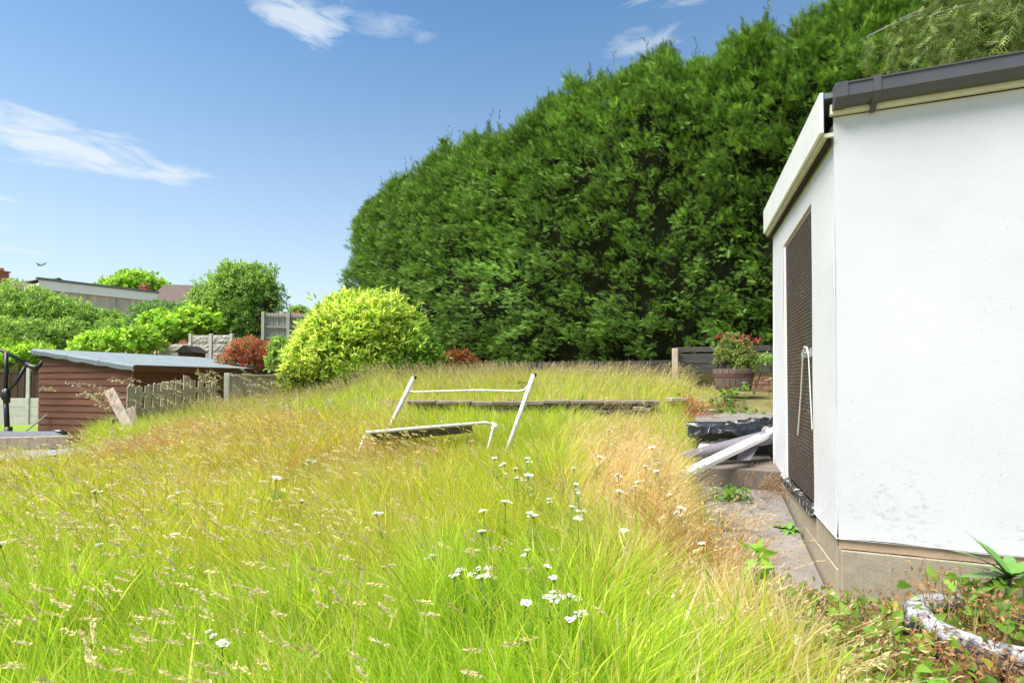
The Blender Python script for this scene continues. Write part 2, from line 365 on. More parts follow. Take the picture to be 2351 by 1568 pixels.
def door_mat():
    m = bpy.data.materials.new('brown_woven_door'); m.use_nodes = True
    n = m.node_tree.nodes; l = m.node_tree.links; b = n['Principled BSDF']
    uv = n.new('ShaderNodeUVMap'); uv.uv_map = 'UVMap'
    mp = n.new('ShaderNodeMapping'); l.new(uv.outputs[0], mp.inputs[0]); mp.inputs['Scale'].default_value = (1, 1, 1)
    br = n.new('ShaderNodeTexBrick'); br.inputs['Scale'].default_value = 1.0
    br.inputs['Brick Width'].default_value = 0.046; br.inputs['Row Height'].default_value = 0.027; br.inputs['Mortar Size'].default_value = 0.008; br.inputs['Mortar Smooth'].default_value = 0.6
    br.inputs['Color1'].default_value = (0.115, 0.078, 0.062, 1); br.inputs['Color2'].default_value = (0.075, 0.050, 0.040, 1); br.inputs['Mortar'].default_value = (0.032, 0.020, 0.016, 1)
    l.new(mp.outputs[0], br.inputs['Vector'])
    z = n.new('ShaderNodeTexNoise'); z.inputs['Scale'].default_value = 75; z.inputs['Detail'].default_value = 4; l.new(mp.outputs[0], z.inputs['Vector'])
    z2 = n.new('ShaderNodeTexNoise'); z2.inputs['Scale'].default_value = 4; l.new(mp.outputs[0], z2.inputs['Vector'])
    ad = n.new('ShaderNodeMath'); ad.operation = 'MULTIPLY_ADD'; l.new(z2.outputs['Fac'], ad.inputs[0]); ad.inputs[1].default_value = 0.25; l.new(z.outputs['Fac'], ad.inputs[2])
    rp = n.new('ShaderNodeValToRGB'); rp.color_ramp.elements[0].position = 0.80; rp.color_ramp.elements[1].position = 0.83; l.new(ad.outputs[0], rp.inputs[0])
    mx = n.new('ShaderNodeMixRGB'); l.new(rp.outputs[0], mx.inputs[0]); l.new(br.outputs[0], mx.inputs[1]); mx.inputs[2].default_value = (0.7, 0.68, 0.63, 1)
    l.new(mx.outputs[0], b.inputs['Base Color']); b.inputs['Roughness'].default_value = 0.6
    bp = n.new('ShaderNodeBump'); bp.inputs['Strength'].default_value = 0.9; bp.inputs['Distance'].default_value = 0.008; bp.invert = True
    l.new(br.outputs['Fac'], bp.inputs['Height']); l.new(bp.outputs[0], b.inputs['Normal'])
    return m
M['door'] = door_mat()
def tyre_mat():
    m = mat('painted_tyre_rubber', (0.030, 0.031, 0.036), 0.6, 0.2, 12, 0.15, 60, spec=0.3)
    n = m.node_tree.nodes; l = m.node_tree.links; b = n['Principled BSDF']; src = b.inputs['Base Color'].links[0].from_socket
    t = n.new('ShaderNodeTexCoord'); s = n.new('ShaderNodeSeparateXYZ'); l.new(t.outputs['Object'], s.inputs[0])
    z = n.new('ShaderNodeTexNoise'); z.inputs['Scale'].default_value = 11; z.inputs['Detail'].default_value = 7; z.inputs['Roughness'].default_value = 0.75; l.new(t.outputs['Object'], z.inputs['Vector'])
    a = n.new('ShaderNodeMath'); a.operation = 'MULTIPLY_ADD'; l.new(s.outputs[2], a.inputs[0]); a.inputs[1].default_value = 4.2; nz2 = n.new('ShaderNodeMath'); nz2.operation = 'MULTIPLY_ADD'; l.new(z.outputs['Fac'], nz2.inputs[0]); nz2.inputs[1].default_value = 1.5; nz2.inputs[2].default_value = -0.36; l.new(nz2.outputs[0], a.inputs[2])
    rp = n.new('ShaderNodeValToRGB'); rp.color_ramp.elements[0].position = 0.84; rp.color_ramp.elements[1].position = 1.0
    sc = n.new('ShaderNodeMath'); sc.operation = 'MULTIPLY'; l.new(a.outputs[0], sc.inputs[0]); sc.inputs[1].default_value = 0.80
    l.new(sc.outputs[0], rp.inputs[0])
    mx = n.new('ShaderNodeMixRGB'); l.new(rp.outputs[0], mx.inputs[0]); l.new(src, mx.inputs[1]); mx.inputs[2].default_value = (0.40, 0.40, 0.41, 1); l.new(mx.outputs[0], b.inputs['Base Color'])
    return m
M['tyre'] = tyre_mat()

# ------------------------------------------------------------------ ground
def warp(n, a, b, c, p=2.2):
    q = np.linspace(-1, 1, n); return c + np.where(q < 0, -(abs(q) ** p) * (c - a), (q ** p) * (b - c))
gx = np.unique(np.concatenate([np.linspace(-9, 9, 220), -9 - np.geomspace(0.2, 590, 40), 9 + np.geomspace(0.2, 590, 40)]))
gy = np.unique(np.concatenate([np.linspace(-2, 22, 300), -2 - np.geomspace(0.3, 300, 24), 22 + np.geomspace(0.2, 780, 46)]))
GX, GY = np.meshgrid(gx, gy, indexing='xy'); GZ = H(GX, GY)
nx, ny = len(gx), len(gy)
ii = (np.arange(ny - 1)[:, None] * nx + np.arange(nx - 1)[None]).ravel()
g = mesh_np('ground', np.stack([GX, GY, GZ], -1).reshape(-1, 3), [np.stack([ii, ii + 1, ii + nx + 1, ii + nx], 1)], None, M['soil'], smooth=True)
tag(g, kind='structure')
# the neighbour's mown lawn, a sheet just above the ground
lx = np.linspace(-22, -9.2, 20); ly = np.linspace(11, 16.1, 10); LX, LY = np.meshgrid(lx, ly)
ii = (np.arange(9)[:, None] * 20 + np.arange(19)[None]).ravel()
tag(mesh_np('mown_lawn', np.stack([LX, LY, H(LX, LY) + 0.02], -1).reshape(-1, 3), [np.stack([ii, ii + 1, ii + 21, ii + 20], 1)], None, M['mown'], smooth=True), kind='structure')

# concrete path, steps and landing beside the outbuilding
def slab(name, t0, t1, w0, w1, z0, z1, m, th=0.12, jag=0.03, n=18):
    mb = MB(); top = []; 
    left = [(t0 + (t1 - t0) * i / n, w1 + random.uniform(-jag, jag)) for i in range(n + 1)]
    right = [(t0 + (t1 - t0) * i / n, w0) for i in range(n + 1)]
    zz = lambda t: z0 + (z1 - z0) * (t - t0) / (t1 - t0)
    vs_ = []
    for (t, wv) in left + right[::-1]:
        vs_.append(BP(t, wv, zz(t)))
    k = len(vs_); vs_ += [v - Vector((0, 0, th)) for v in vs_]
    fs_ = [(i, i + 1, 2 * n - i, 2 * n + 1 - i) for i in range(n)] + [(i, (i + 1) % k, k + (i + 1) % k, k + i) for i in range(k)]
    mb.add(vs_, fs_)
    return tag(mb.build(name, m), kind='structure')
slab('path', -0.06, 1.93, 0.02, 0.66, 0.0, 0.24, M['path'])
slab('concrete_step', 1.95, 3.02, 0.0, 0.72, 0.41, 0.46, M['concrete'], th=0.24)
slab('concrete_step', 3.04, 4.45, -0.5, 0.74, 0.75, 0.80, M['path'], th=0.34)
# ------------------------------------------------------------------ white outbuilding
ob = thing('outbuilding', 'white rendered outbuilding with brown door, concrete plinth and dark grey gutter', 'outbuilding', BP(0, 0, 0))
e1 = Vector((*E1, 0)); e2 = Vector((*E2, 0)); UP = Vector((0, 0, 1))
TW, SW = 2.35, 4.2
DT0, DT1, DZ0, DZ1 = 0.585, 1.725, 0.405, 2.42
zt = lambda t: 2.67 + 0.07 * t          # top of the door wall, rising with the roof
mb = MB()
def wallbox(t0, t1, z0, z1a, z1b, w0=0.0, w1=-0.12):
    a = [BP(t0, w0, z0), BP(t1, w0, z0), BP(t1, w1, z0), BP(t0, w1, z0), BP(t0, w0, z1a), BP(t1, w0, z1b), BP(t1, w1, z1b), BP(t0, w1, z1a)]
    return a, [(0, 1, 5, 4), (1, 2, 6, 5), (2, 3, 7, 6), (3, 0, 4, 7), (4, 5, 6, 7), (3, 2, 1, 0)]
# render as one sheet round the door, with a rounded corner and a flared foot
def render_sheet():
    mb = MB()
    # right wall (faces the camera) as a grid so that it is not dead flat; s runs away to the right
    ns, nz_ = 40, 26; vs_ = []; fs_ = []
    for j in range(nz_ + 1):
        q = (j / nz_) ** 1.8; z = 0.385 + (2.70 - 0.385) * q
        fl = 0.007 * max(0, 1 - (z - 0.385) / 0.16) ** 2
        for i in range(ns + 1):
            s = SW * (i / ns) ** 1.3
            wob = (float(vnoise(np.array([s * 1.6, z * 1.6, 3.0]), 5)) - 0.5) * 0.010
            p = C0 - E2 * s - E1 * (fl + wob) 
            zz = z + (0.008 * math.sin(s * 7.3) if j == 0 else 0)
            vs_.append((p[0], p[1], zz))
    for j in range(nz_):
        for i in range(ns): a = j * (ns + 1) + i; fs_.append((a, a + 1, a + ns + 2, a + ns + 1))
    mb.add(vs_, fs_)
    # door wall: columns with the door opening left out; the first column joins the corner
    ts = [0, 0.02, 0.06, 0.15, 0.3, 0.45, DT0, 0.75, 0.95, 1.15, 1.35, 1.55, DT1, 1.85, 2.0, 2.15, 2.28, 2.33, TW]
    vs_ = []; fs_ = []
    zr = [0.385, 0.42, 0.46, 0.55, 0.8, 1.1, 1.5, 1.9, 2.2, DZ1, None]
    for t in ts:
        for z in zr:
            zz = zt(t) if z is None else z
            fl = 0.007 * max(0, 1 - (zz - 0.385) / 0.16) ** 2
            wob = (float(vnoise(np.array([t * 1.9, zz * 1.6, 9.0]), 6)) - 0.5) * 0.012
            vs_.append(BP(t, fl + (wob if 0 < t < TW else 0), zz))
    k = len(zr)
    for i in range(len(ts) - 1):
        for j in range(k - 1):
            if ts[i] >= DT0 and ts[i + 1] <= DT1 and j < k - 2: continue
            a = i * k + j; fs_.append((a, a + 1, a + k + 1, a + k))
    mb.add(vs_, fs_)
    # reveals of the opening, underside, far end wall and back wall
    for (t, sgn) in ((DT0, 1), (DT1, -1)): mb.add([BP(t, 0.0, 0.385), BP(t, -0.09, 0.385), BP(t, -0.09, DZ1), BP(t, 0.0, DZ1)], [(0, 1, 2, 3)])
    mb.add([BP(DT0, 0.0, DZ1), BP(DT1, 0.0, DZ1), BP(DT1, -0.09, DZ1), BP(DT0, -0.09, DZ1)], [(0, 1, 2, 3)])
    mb.add([BP(TW, 0.02, 0.385), BP(TW, -SW, 0.385), BP(TW, -SW, zt(TW)), BP(TW, 0, zt(TW))], [(0, 1, 2, 3)])
    mb.add([BP(0, -SW, 0.385), BP(TW, -SW, 0.385), BP(TW, -SW, zt(TW)), BP(0, -SW, 2.7)], [(0, 1, 2, 3)])
    mb.add([BP(-0.011, 0.011, 0.3865), BP(TW, 0.011, 0.3865), BP(TW, -SW, 0.3865), BP(-0.011, -SW, 0.3865)], [(0, 1, 2, 3)])
    return mb.build('wall', M['render'], ob)
render_sheet()
mb = MB(); mb.add([BP(DT0 - .02, -0.10, 0.30), BP(DT1 + .02, -0.10, 0.30), BP(DT1 + .02, -0.10, 2.5), BP(DT0 - .02, -0.10, 2.5)], [(0, 1, 2, 3)]); mb.build('door_lining', M['gap'], ob)
# plinth: separate aggregate concrete blocks, tan strip above on the camera side
for (t0, t1, z0, z1, wo) in ((0.055, 0.92, -0.12, 0.20, -0.002), (0.93, 1.66, -0.05, 0.26, -0.006), (1.67, 2.33, 0.02, 0.30, 0.0), (0.07, 0.50, 0.206, 0.384, -0.008), (0.51, 1.20, 0.206, 0.384, -0.004), (1.21, 1.66, 0.268, 0.384, -0.008), (1.67, 2.33, 0.306, 0.384, -0.006)):
    MB().add(*wallbox(t0, t1, z0, z1, z1, wo, -0.15)).build('plinth_block', M['aggregate'], ob, bevel=0.004)
for (s0, s1) in ((0.012, 0.78), (0.785, 1.6), (1.605, 2.5), (2.505, 3.4), (3.405, SW)):
    a = [C0 - E2 * s0 + E1 * -0.005, C0 - E2 * s1 + E1 * -0.005, C0 - E2 * s1 + E1 * 0.15, C0 - E2 * s0 + E1 * 0.15]
    MB().add([(p[0], p[1], -0.25) for p in a] + [(p[0], p[1], 0.325) for p in a], [(0, 1, 5, 4), (1, 2, 6, 5), (2, 3, 7, 6), (3, 0, 4, 7), (4, 5, 6, 7)]).build('plinth_block', M['aggregate'], ob, bevel=0.005)
a = [C0 - E2 * 0.0 + E1 * 0.004, C0 - E2 * SW + E1 * 0.004, C0 - E2 * SW + E1 * 0.14, C0 + E1 * 0.14]
mb = MB(); n = 40; vs_ = []; fs_ = []
for i in range(n + 1):
    s = 0.005 + (SW - 0.005) * i / n; p = C0 - E2 * s + E1 * 0.006
    vs_ += [(p[0], p[1], 0.329 + random.uniform(-0.002, 0.004)), (p[0], p[1], 0.3845)]
for i in range(n): fs_.append((2 * i, 2 * i + 2, 2 * i + 3, 2 * i + 1))
mb.add(vs_, fs_).build('mortar_strip', M['tan'], ob)
MB().add(*wallbox(0.03, TW - .03, -0.2, 0.383, 0.383, -0.02, -0.3)).build('plinth_core', M['gap'], ob)
MB().add([(p[0], p[1], z) for z in (-0.2, 0.38) for p in (C0 - E2 * 0.02 + E1 * 0.02, C0 - E2 * SW + E1 * 0.02, C0 - E2 * SW + E1 * 2.3, C0 - E2 * 0.02 + E1 * 2.3)], [(0, 1, 5, 4), (1, 2, 6, 5), (2, 3, 7, 6), (3, 0, 4, 7)]).build('plinth_core', M['gap'], ob)
# door leaf
dr = bpy.data.objects.new('door', None); COL.objects.link(dr); dr.parent = ob; dr.location = (0, 0, 0)
def door_leaf():
    me = bpy.data.meshes.new('door'); o0 = origin(ob); bm = bmesh.new(); uvl = bm.loops.layers.uv.new('UVMap')
    t0, t1, z0, z1 = DT0 + 0.006, DT1 - 0.045, DZ0 + 0.02, DZ1 - 0.03
    quads = [[(t0, -0.012, z0), (t1, -0.012, z0), (t1, -0.012, z1), (t0, -0.012, z1)], [(t1, -0.012, z0), (t1, -0.08, z0), (t1, -0.08, z1), (t1, -0.012, z1)],
             [(t0, -0.08, z0), (t0, -0.012, z0), (t0, -0.012, z1), (t0, -0.08, z1)], [(t0, -0.08, z1), (t0, -0.012, z1), (t1, -0.012, z1), (t1, -0.08, z1)], [(t0, -0.08, z0), (t1, -0.08, z0), (t1, -0.012, z0), (t0, -0.012, z0)]]
    for q in quads:
        vv = [bm.verts.new(BP(*p) - o0) for p in q]; f = bm.faces.new(vv)
        for lp, p in zip(f.loops, q): lp[uvl].uv = (p[0] + p[1], p[2])
    bm.to_mesh(me); bm.free(); me.materials.append(M['door'])
    return me
bpy.data.objects.remove(dr)
dr = link('door', door_leaf(), None, ob)
HZ = 1.435
mb = MB(); mb.add([BP(t, wv, z) for wv in (-0.0115, -0.004) for t, z in ((0.592, HZ - 0.030), (0.96, HZ - 0.030), (1.01, HZ - 0.013), (1.01, HZ + 0.013), (0.96, HZ + 0.030), (0.592, HZ + 0.030))],
    [(0, 1, 2, 3, 4, 5), (11, 10, 9, 8, 7, 6)] + [(i, (i + 1) % 6, 6 + (i + 1) % 6, 6 + i) for i in range(6)])
mb.tube([BP(0.76, -0.008, HZ), BP(0.76, 0.016, HZ), BP(0.80, 0.016, HZ), BP(0.80, -0.008, HZ)], 0.006, 6)
mb.build('hasp', M['grey_metal'], dr)
# frame: far jamb strip and head, peeling sill
MB().add(*wallbox(DT1 - 0.042, DT1 - 0.002, 0.41, DZ1 - 0.02, DZ1 - 0.02, -0.002, -0.085)).build('door_frame', M['white_board'], ob, bevel=0.004)
MB().add(*wallbox(DT0 + 0.004, DT1 - 0.004, DZ1 - 0.028, DZ1 - 0.003, DZ1 - 0.003, -0.014, -0.085)).build('door_frame', M['grey_wood'], ob, bevel=0.004)
M['peel'] = mat('peeling_black_sill', (0.03, 0.028, 0.026), 0.8, 0.3, 10, 0.4, 60, col2=(0.6, 0.58, 0.54), thr=0.56, soft=0.03)
MB().add(*wallbox(DT0 - 0.03, DT1 - 0.02, 0.352, 0.405, 0.405, 0.03, -0.085)).build('sill', M['peel'], ob, bevel=0.006)
# roof, bargeboard, fascia, gutter
a = [BP(-0.05, 0.05, 2.79), BP(TW + 0.1, 0.05, 2.965), BP(TW + 0.1, -SW, 2.965), BP(-0.05, -SW, 2.79)]
MB().add([v for v in a] + [v + UP * 0.03 for v in a], [(0, 1, 2, 3), (4, 5, 6, 7), (0, 1, 5, 4), (1, 2, 6, 5), (2, 3, 7, 6), (3, 0, 4, 7)]).build('roof', M['slate'], ob)
def board(t0, t1, za0, za1, zb0, zb1, w0, w1):
    a = [BP(t0, w0, za0), BP(t1, w0, zb0), BP(t1, w1, zb0), BP(t0, w1, za0), BP(t0, w0, za1), BP(t1, w0, zb1), BP(t1, w1, zb1), BP(t0, w1, za1)]
    return MB().add(a, [(0, 1, 5, 4), (1, 2, 6, 5), (2, 3, 7, 6), (3, 0, 4, 7), (4, 5, 6, 7), (3, 2, 1, 0)])
board(-0.055, TW + 0.08, 2.60, 2.825, 2.725, 2.965, 0.075, 0.055).build('bargeboard', M['plastic_white'], ob, bevel=0.004)
board(-0.03, TW + 0.06, 2.585, 2.606, 2.695, 2.72, 0.054, 0.006).build('soffit_strip', M['cream'], ob)
board(-0.01, TW + 0.05, 2.555, 2.59, 2.665, 2.70, 0.03, 0.012).build('bargeboard_gap', M['gap'], ob)
ga, gb = -0.0, SW
def along(s, o_, z): p = C0 - E2 * s - E1 * o_; return Vector((p[0], p[1], z))
MB().bar(along(-0.02, 0.02, 2.732), along(SW, 0.02, 2.732), 0.03, 0.058).build('fascia', M['cream'], ob, bevel=0.003)
side = -e1
prof = [(0.038, 0.022), (0.066, 0.022), (0.092, 0.034), (0.106, 0.056), (0.106, 0.118), (0.112, 0.121), (0.112, 0.128), (0.100, 0.128), (0.100, 0.058), (0.088, 0.040), (0.064, 0.030), (0.045, 0.030), (0.045, 0.12), (0.038, 0.12)]
gt = MB().extrude(prof, along(0.0, 0, 2.705), along(SW, 0, 2.705), side, UP).build('gutter', M['gutter'], ob)
capp = [(0.033, 0.017), (0.068, 0.017), (0.096, 0.030), (0.111, 0.054), (0.114, 0.131), (0.033, 0.131)]
MB().extrude(capp, along(-0.012, 0, 2.705), along(0.002, 0, 2.705), side, UP).build('end_cap', M['gutter'], gt)
big = [(0.030, 0.013), (0.069, 0.013), (0.099, 0.027), (0.115, 0.052), (0.117, 0.134), (0.030, 0.134)]
small_ = [(0.033, 0.017), (0.068, 0.017), (0.096, 0.030), (0.111, 0.054), (0.114, 0.131), (0.033, 0.131)]
MB().extrude(small_, along(0.002, 0, 2.705), along(0.045, 0, 2.705), side, UP).build('end_socket', M['gutter'], gt)
for s in (0.16, 1.5, 2.8):
    MB().extrude(big, along(s, 0, 2.705), along(s + 0.032, 0, 2.705), side, UP).extrude([(0.02, -0.02), (0.045, -0.02), (0.06, 0.014), (0.02, 0.014)], along(s + 0.004, 0, 2.705), along(s + 0.028, 0, 2.705), side, UP).build('gutter_bracket', M['gutter'], gt)
# white cord looped over the hasp
cl = [BP(0.70, 0.004, 1.42), BP(0.73, 0.010, 1.475), BP(0.78, 0.014, 1.478), BP(0.83, 0.014, 1.43), BP(0.98, 0.004, 1.14), BP(1.14, 0.0, 0.83)]
c1 = MB().tube(cl, 0.0055, 6).tube([BP(0.70, 0.004, 1.42), BP(0.665, 0.002, 1.15), BP(0.63, 0.0, 0.92)], 0.004, 6).build('cord', M['cord'])
tag(c1, 'thin white cord hanging in a loop from the grey hasp on the brown door', 'cord')

# ------------------------------------------------------------------ conifer hedge
def spline(pts, n):
    pts = np.array(pts, float); d = np.concatenate([[0], np.cumsum(np.linalg.norm(np.diff(pts, axis=0), axis=1))])
    u = np.linspace(0, d[-1], n); q = np.stack([np.interp(u, d, pts[:, k]) for k in range(2)], 1)
    for _ in range(30): q[1:-1] = (q[:-2] + 2 * q[1:-1] + q[2:]) / 4
    return u, q
HU, HQ = spline([(-5.75, 20.6), (-5.0, 19.6), (-1.0, 15.4), (1.9, 12.7), (3.6, 11.6), (5.0, 11.0), (5.9, 10.4), (8.2, 9.0), (11, 6.8)], 240)
HT = norm(np.gradient(HQ, axis=0)); HN = np.stack([HT[:, 1], -HT[:, 0]], 1)   # HN points to the camera side
HTOP, HB = 8.35, 1.5
def hedge_pt(u, q, side_):
    """u along, q 0..1 up the face, side_ +1 front / -1 back -> point, outward normal"""
    i = np.interp(u, HU, np.arange(len(HU)))
    c = np.stack([np.interp(i, np.arange(len(HU)), HQ[:, k]) for k in range(2)], -1); nn = norm(np.stack([np.interp(i, np.arange(len(HU)), HN[:, k]) for k in range(2)], -1))
    tt = np.stack([-nn[..., 1], nn[..., 0]], -1)
    en = np.sqrt(np.clip(1 - (1 - np.clip(u / 2.2, 0, 1)) ** 2, 0, 1))
    top = HB + (HTOP - HB) * (0.80 + 0.20 * np.clip(u / 2.4, 0, 1) ** 0.6) + 0.30 * np.sin(u * 1.9) * np.sin(u * 0.73 + 1) + 0.20 * np.sin(u * 4.7) * np.sin(u * 1.3) + 0.14 * np.sin(u * 9.1 + 1)
    ang = q * math.pi / 2
    z0 = HB + 1.4
    # superellipse above z0, slight undercut below
    qq = np.clip((q - 0.16) / 0.84, 0, 1); a = qq * math.pi / 2
    zz = np.where(q < 0.16, HB + (z0 - HB) * q / 0.16, z0 + (top - z0) * np.sin(a) ** 0.8)
    oo = np.where(q < 0.16, 1.0 - 0.22 * (1 - q / 0.16) ** 1.5, np.cos(a) ** 0.55)
    tf = 1.55 * np.clip(en, 0.02, 1)
    p = np.concatenate([c + nn * (tf * oo * side_)[..., None], zz[..., None]], -1)
    nz_ = np.where(q < 0.16, -0.1, np.sin(a) ** 2.2)
    n3 = np.concatenate([nn * (side_ * np.sqrt(np.clip(1 - nz_ ** 2, 0, 1)))[..., None] - tt * (0)[..., None] if False else nn * (side_ * np.sqrt(np.clip(1 - nz_ ** 2, 0, 1)))[..., None], nz_[..., None]], -1)
    endv = np.clip(1 - u / 2.2, 0, 1) ** 2
    n3[..., :2] -= tt * (endv * 1.3)[..., None]
    return p, norm(n3)
hd = thing('conifer_hedge', 'tall dense dark green conifer hedge rising behind the whole overgrown garden', 'hedge', (float(HQ[120, 0]), float(HQ[120, 1]), 1.5))
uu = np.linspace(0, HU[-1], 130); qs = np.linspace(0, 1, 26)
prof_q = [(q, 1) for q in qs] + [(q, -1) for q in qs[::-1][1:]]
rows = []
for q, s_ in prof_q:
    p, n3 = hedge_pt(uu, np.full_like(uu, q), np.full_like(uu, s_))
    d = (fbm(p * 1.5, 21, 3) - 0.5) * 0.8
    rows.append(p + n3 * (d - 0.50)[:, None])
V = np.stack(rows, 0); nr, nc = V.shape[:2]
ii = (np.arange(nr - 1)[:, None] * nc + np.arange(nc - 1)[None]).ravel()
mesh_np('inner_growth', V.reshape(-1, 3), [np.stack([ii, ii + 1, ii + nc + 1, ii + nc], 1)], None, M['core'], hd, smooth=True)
# a flat feathery spray
sv = []; sf = []
def tri(x, y, ang, ln, wd, zc):
    b = len(sv); dx, dy = math.sin(ang), math.cos(ang)
    sv.extend([(x - dy * wd, y + dx * wd, zc), (x + dy * wd, y - dx * wd, zc), (x + dx * ln, y + dy * ln, zc - 0.10 * ln - 0.10 * (y + dy * ln) ** 2)]); sf.append((b, b + 1, b + 2))
for i in range(4):
    y = 0.05 + i * 0.2
    for s_ in (-1, 1): tri(0, y, s_ * (0.75 - 0.06 * i), 0.55 * (1 - 0.14 * i), 0.032, 0.02 * (i % 2))
tri(0, 0.0, 0, 1.0, 0.04, 0)
SPRAY_V, SPRAY_F = np.array(sv), np.array(sf)
def hedge_foliage():
    nc_ = 6600
    u = np.concatenate([rng.uniform(0, HU[-1], int(nc_ * 0.80)), rng.uniform(0, 2.0, int(nc_ * 0.08)), rng.uniform(0, HU[-1], int(nc_ * 0.12))])
    q = np.concatenate([rng.uniform(0, 1, int(nc_ * 0.80)) ** 0.85, rng.uniform(0, 1, int(nc_ * 0.08)), rng.uniform(0.75, 1, int(nc_ * 0.12))])
    sd_ = np.concatenate([np.where(rng.uniform(size=int(nc_ * 0.80)) < 0.90, 1, -1), np.where(rng.uniform(size=int(nc_ * 0.08)) < 0.6, 1, -1), np.where(rng.uniform(size=int(nc_ * 0.12)) < 0.6, 1, -1)])
    p, n3 = hedge_pt(u, q, sd_.astype(float))
    d = (fbm(p * 1.5, 21, 3) - 0.5) * 0.8 + (fbm(p * 3.3, 5, 2) - 0.5) * 0.5
    p = p + n3 * (d - 0.16)[:, None]
    tip = norm(n3 * 0.75 + np.array([-0.42, -0.05, 0.38]) + rng.normal(0, 0.22, p.shape))
    ctint = rng.uniform(0.75, 1.4, len(p)) * (1 + 0.5 * (fbm(p * 0.7, 40, 2) - 0.5))
    k = 26
    P_ = np.repeat(p, k, 0); T_ = np.repeat(tip, k, 0); N_ = np.repeat(n3, k, 0); ct = np.repeat(ctint, k)
    al = rng.uniform(0, 1, len(P_)); tl = np.repeat(rng.uniform(0.28, 0.62, len(p)), k)
    ax = norm(T_ + rng.normal(0, 1, P_.shape) * (0.46 - 0.24 * al)[:, None])
    pos = P_ + rng.normal(0, 1, P_.shape) * (0.13 - 0.095 * al)[:, None] + T_ * (al * tl - 0.22)[:, None]
    pos[:, 2] -= 0.38 * al ** 2 * tl
    size = rng.uniform(0.09, 0.20, len(P_))
    up = norm(N_ * 0.6 + np.array([0, 0, 0.7]) + rng.normal(0, 0.35, P_.shape))
    cols = pick([(0.10, 0.19, 0.034), (0.16, 0.29, 0.044), (0.25, 0.40, 0.066)], len(P_), (0.42, 0.40, 0.18), 0.2) * ct[:, None]
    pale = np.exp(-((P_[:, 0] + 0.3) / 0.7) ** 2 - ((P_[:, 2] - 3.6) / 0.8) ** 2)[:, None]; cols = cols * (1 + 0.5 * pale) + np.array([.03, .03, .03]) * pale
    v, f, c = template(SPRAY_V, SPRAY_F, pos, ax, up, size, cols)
    # some leaders standing out of the top, as thin pointed shoots
    nl = 420; ul = rng.uniform(0.3, HU[-1], nl); pl, _ = hedge_pt(ul, np.full(nl, 0.97), np.where(rng.uniform(size=nl) < 0.5, 1.0, -1.0))
    k2 = 9; PL = np.repeat(pl, k2, 0); hh = np.tile(np.linspace(0, 1, k2), nl); lean = np.repeat(rng.normal(0, 0.18, (nl, 2)), k2, 0); ln = np.repeat(rng.uniform(0.2, 0.9, nl) ** 1.4, k2)
    PL[:, 2] += hh * ln - 0.1; PL[:, :2] += lean * (hh * ln)[:, None]
    axl = norm(np.array([0, 0, 0.9]) + rng.normal(0, 0.5, PL.shape))
    v2, f2, c2 = template(SPRAY_V, SPRAY_F, PL, axl, rand_dir(len(PL)), 0.24 - 0.12 * hh, pick([(0.07, 0.13, 0.025), (0.11, 0.18, 0.035)], len(PL)))
    V, Fs, Cc = join([(v, f, c), (v2, f2, c2)])
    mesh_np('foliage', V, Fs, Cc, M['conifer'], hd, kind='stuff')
hedge_foliage()
for u in np.arange(0.8, HU[-1], 1.15):
    i = int(np.interp(u, HU, np.arange(len(HU)))); c = HQ[i]
    z0 = float(H(c[0], c[1]))
    MB().tube([(c[0], c[1], z0 - 0.1), (c[0] + random.uniform(-.1, .1), c[1], z0 + 2.5), (c[0] + random.uniform(-.15, .15), c[1], HTOP - 1.0)], [0.16, 0.12, 0.03], 7).build('trunk', M['bark'], hd)

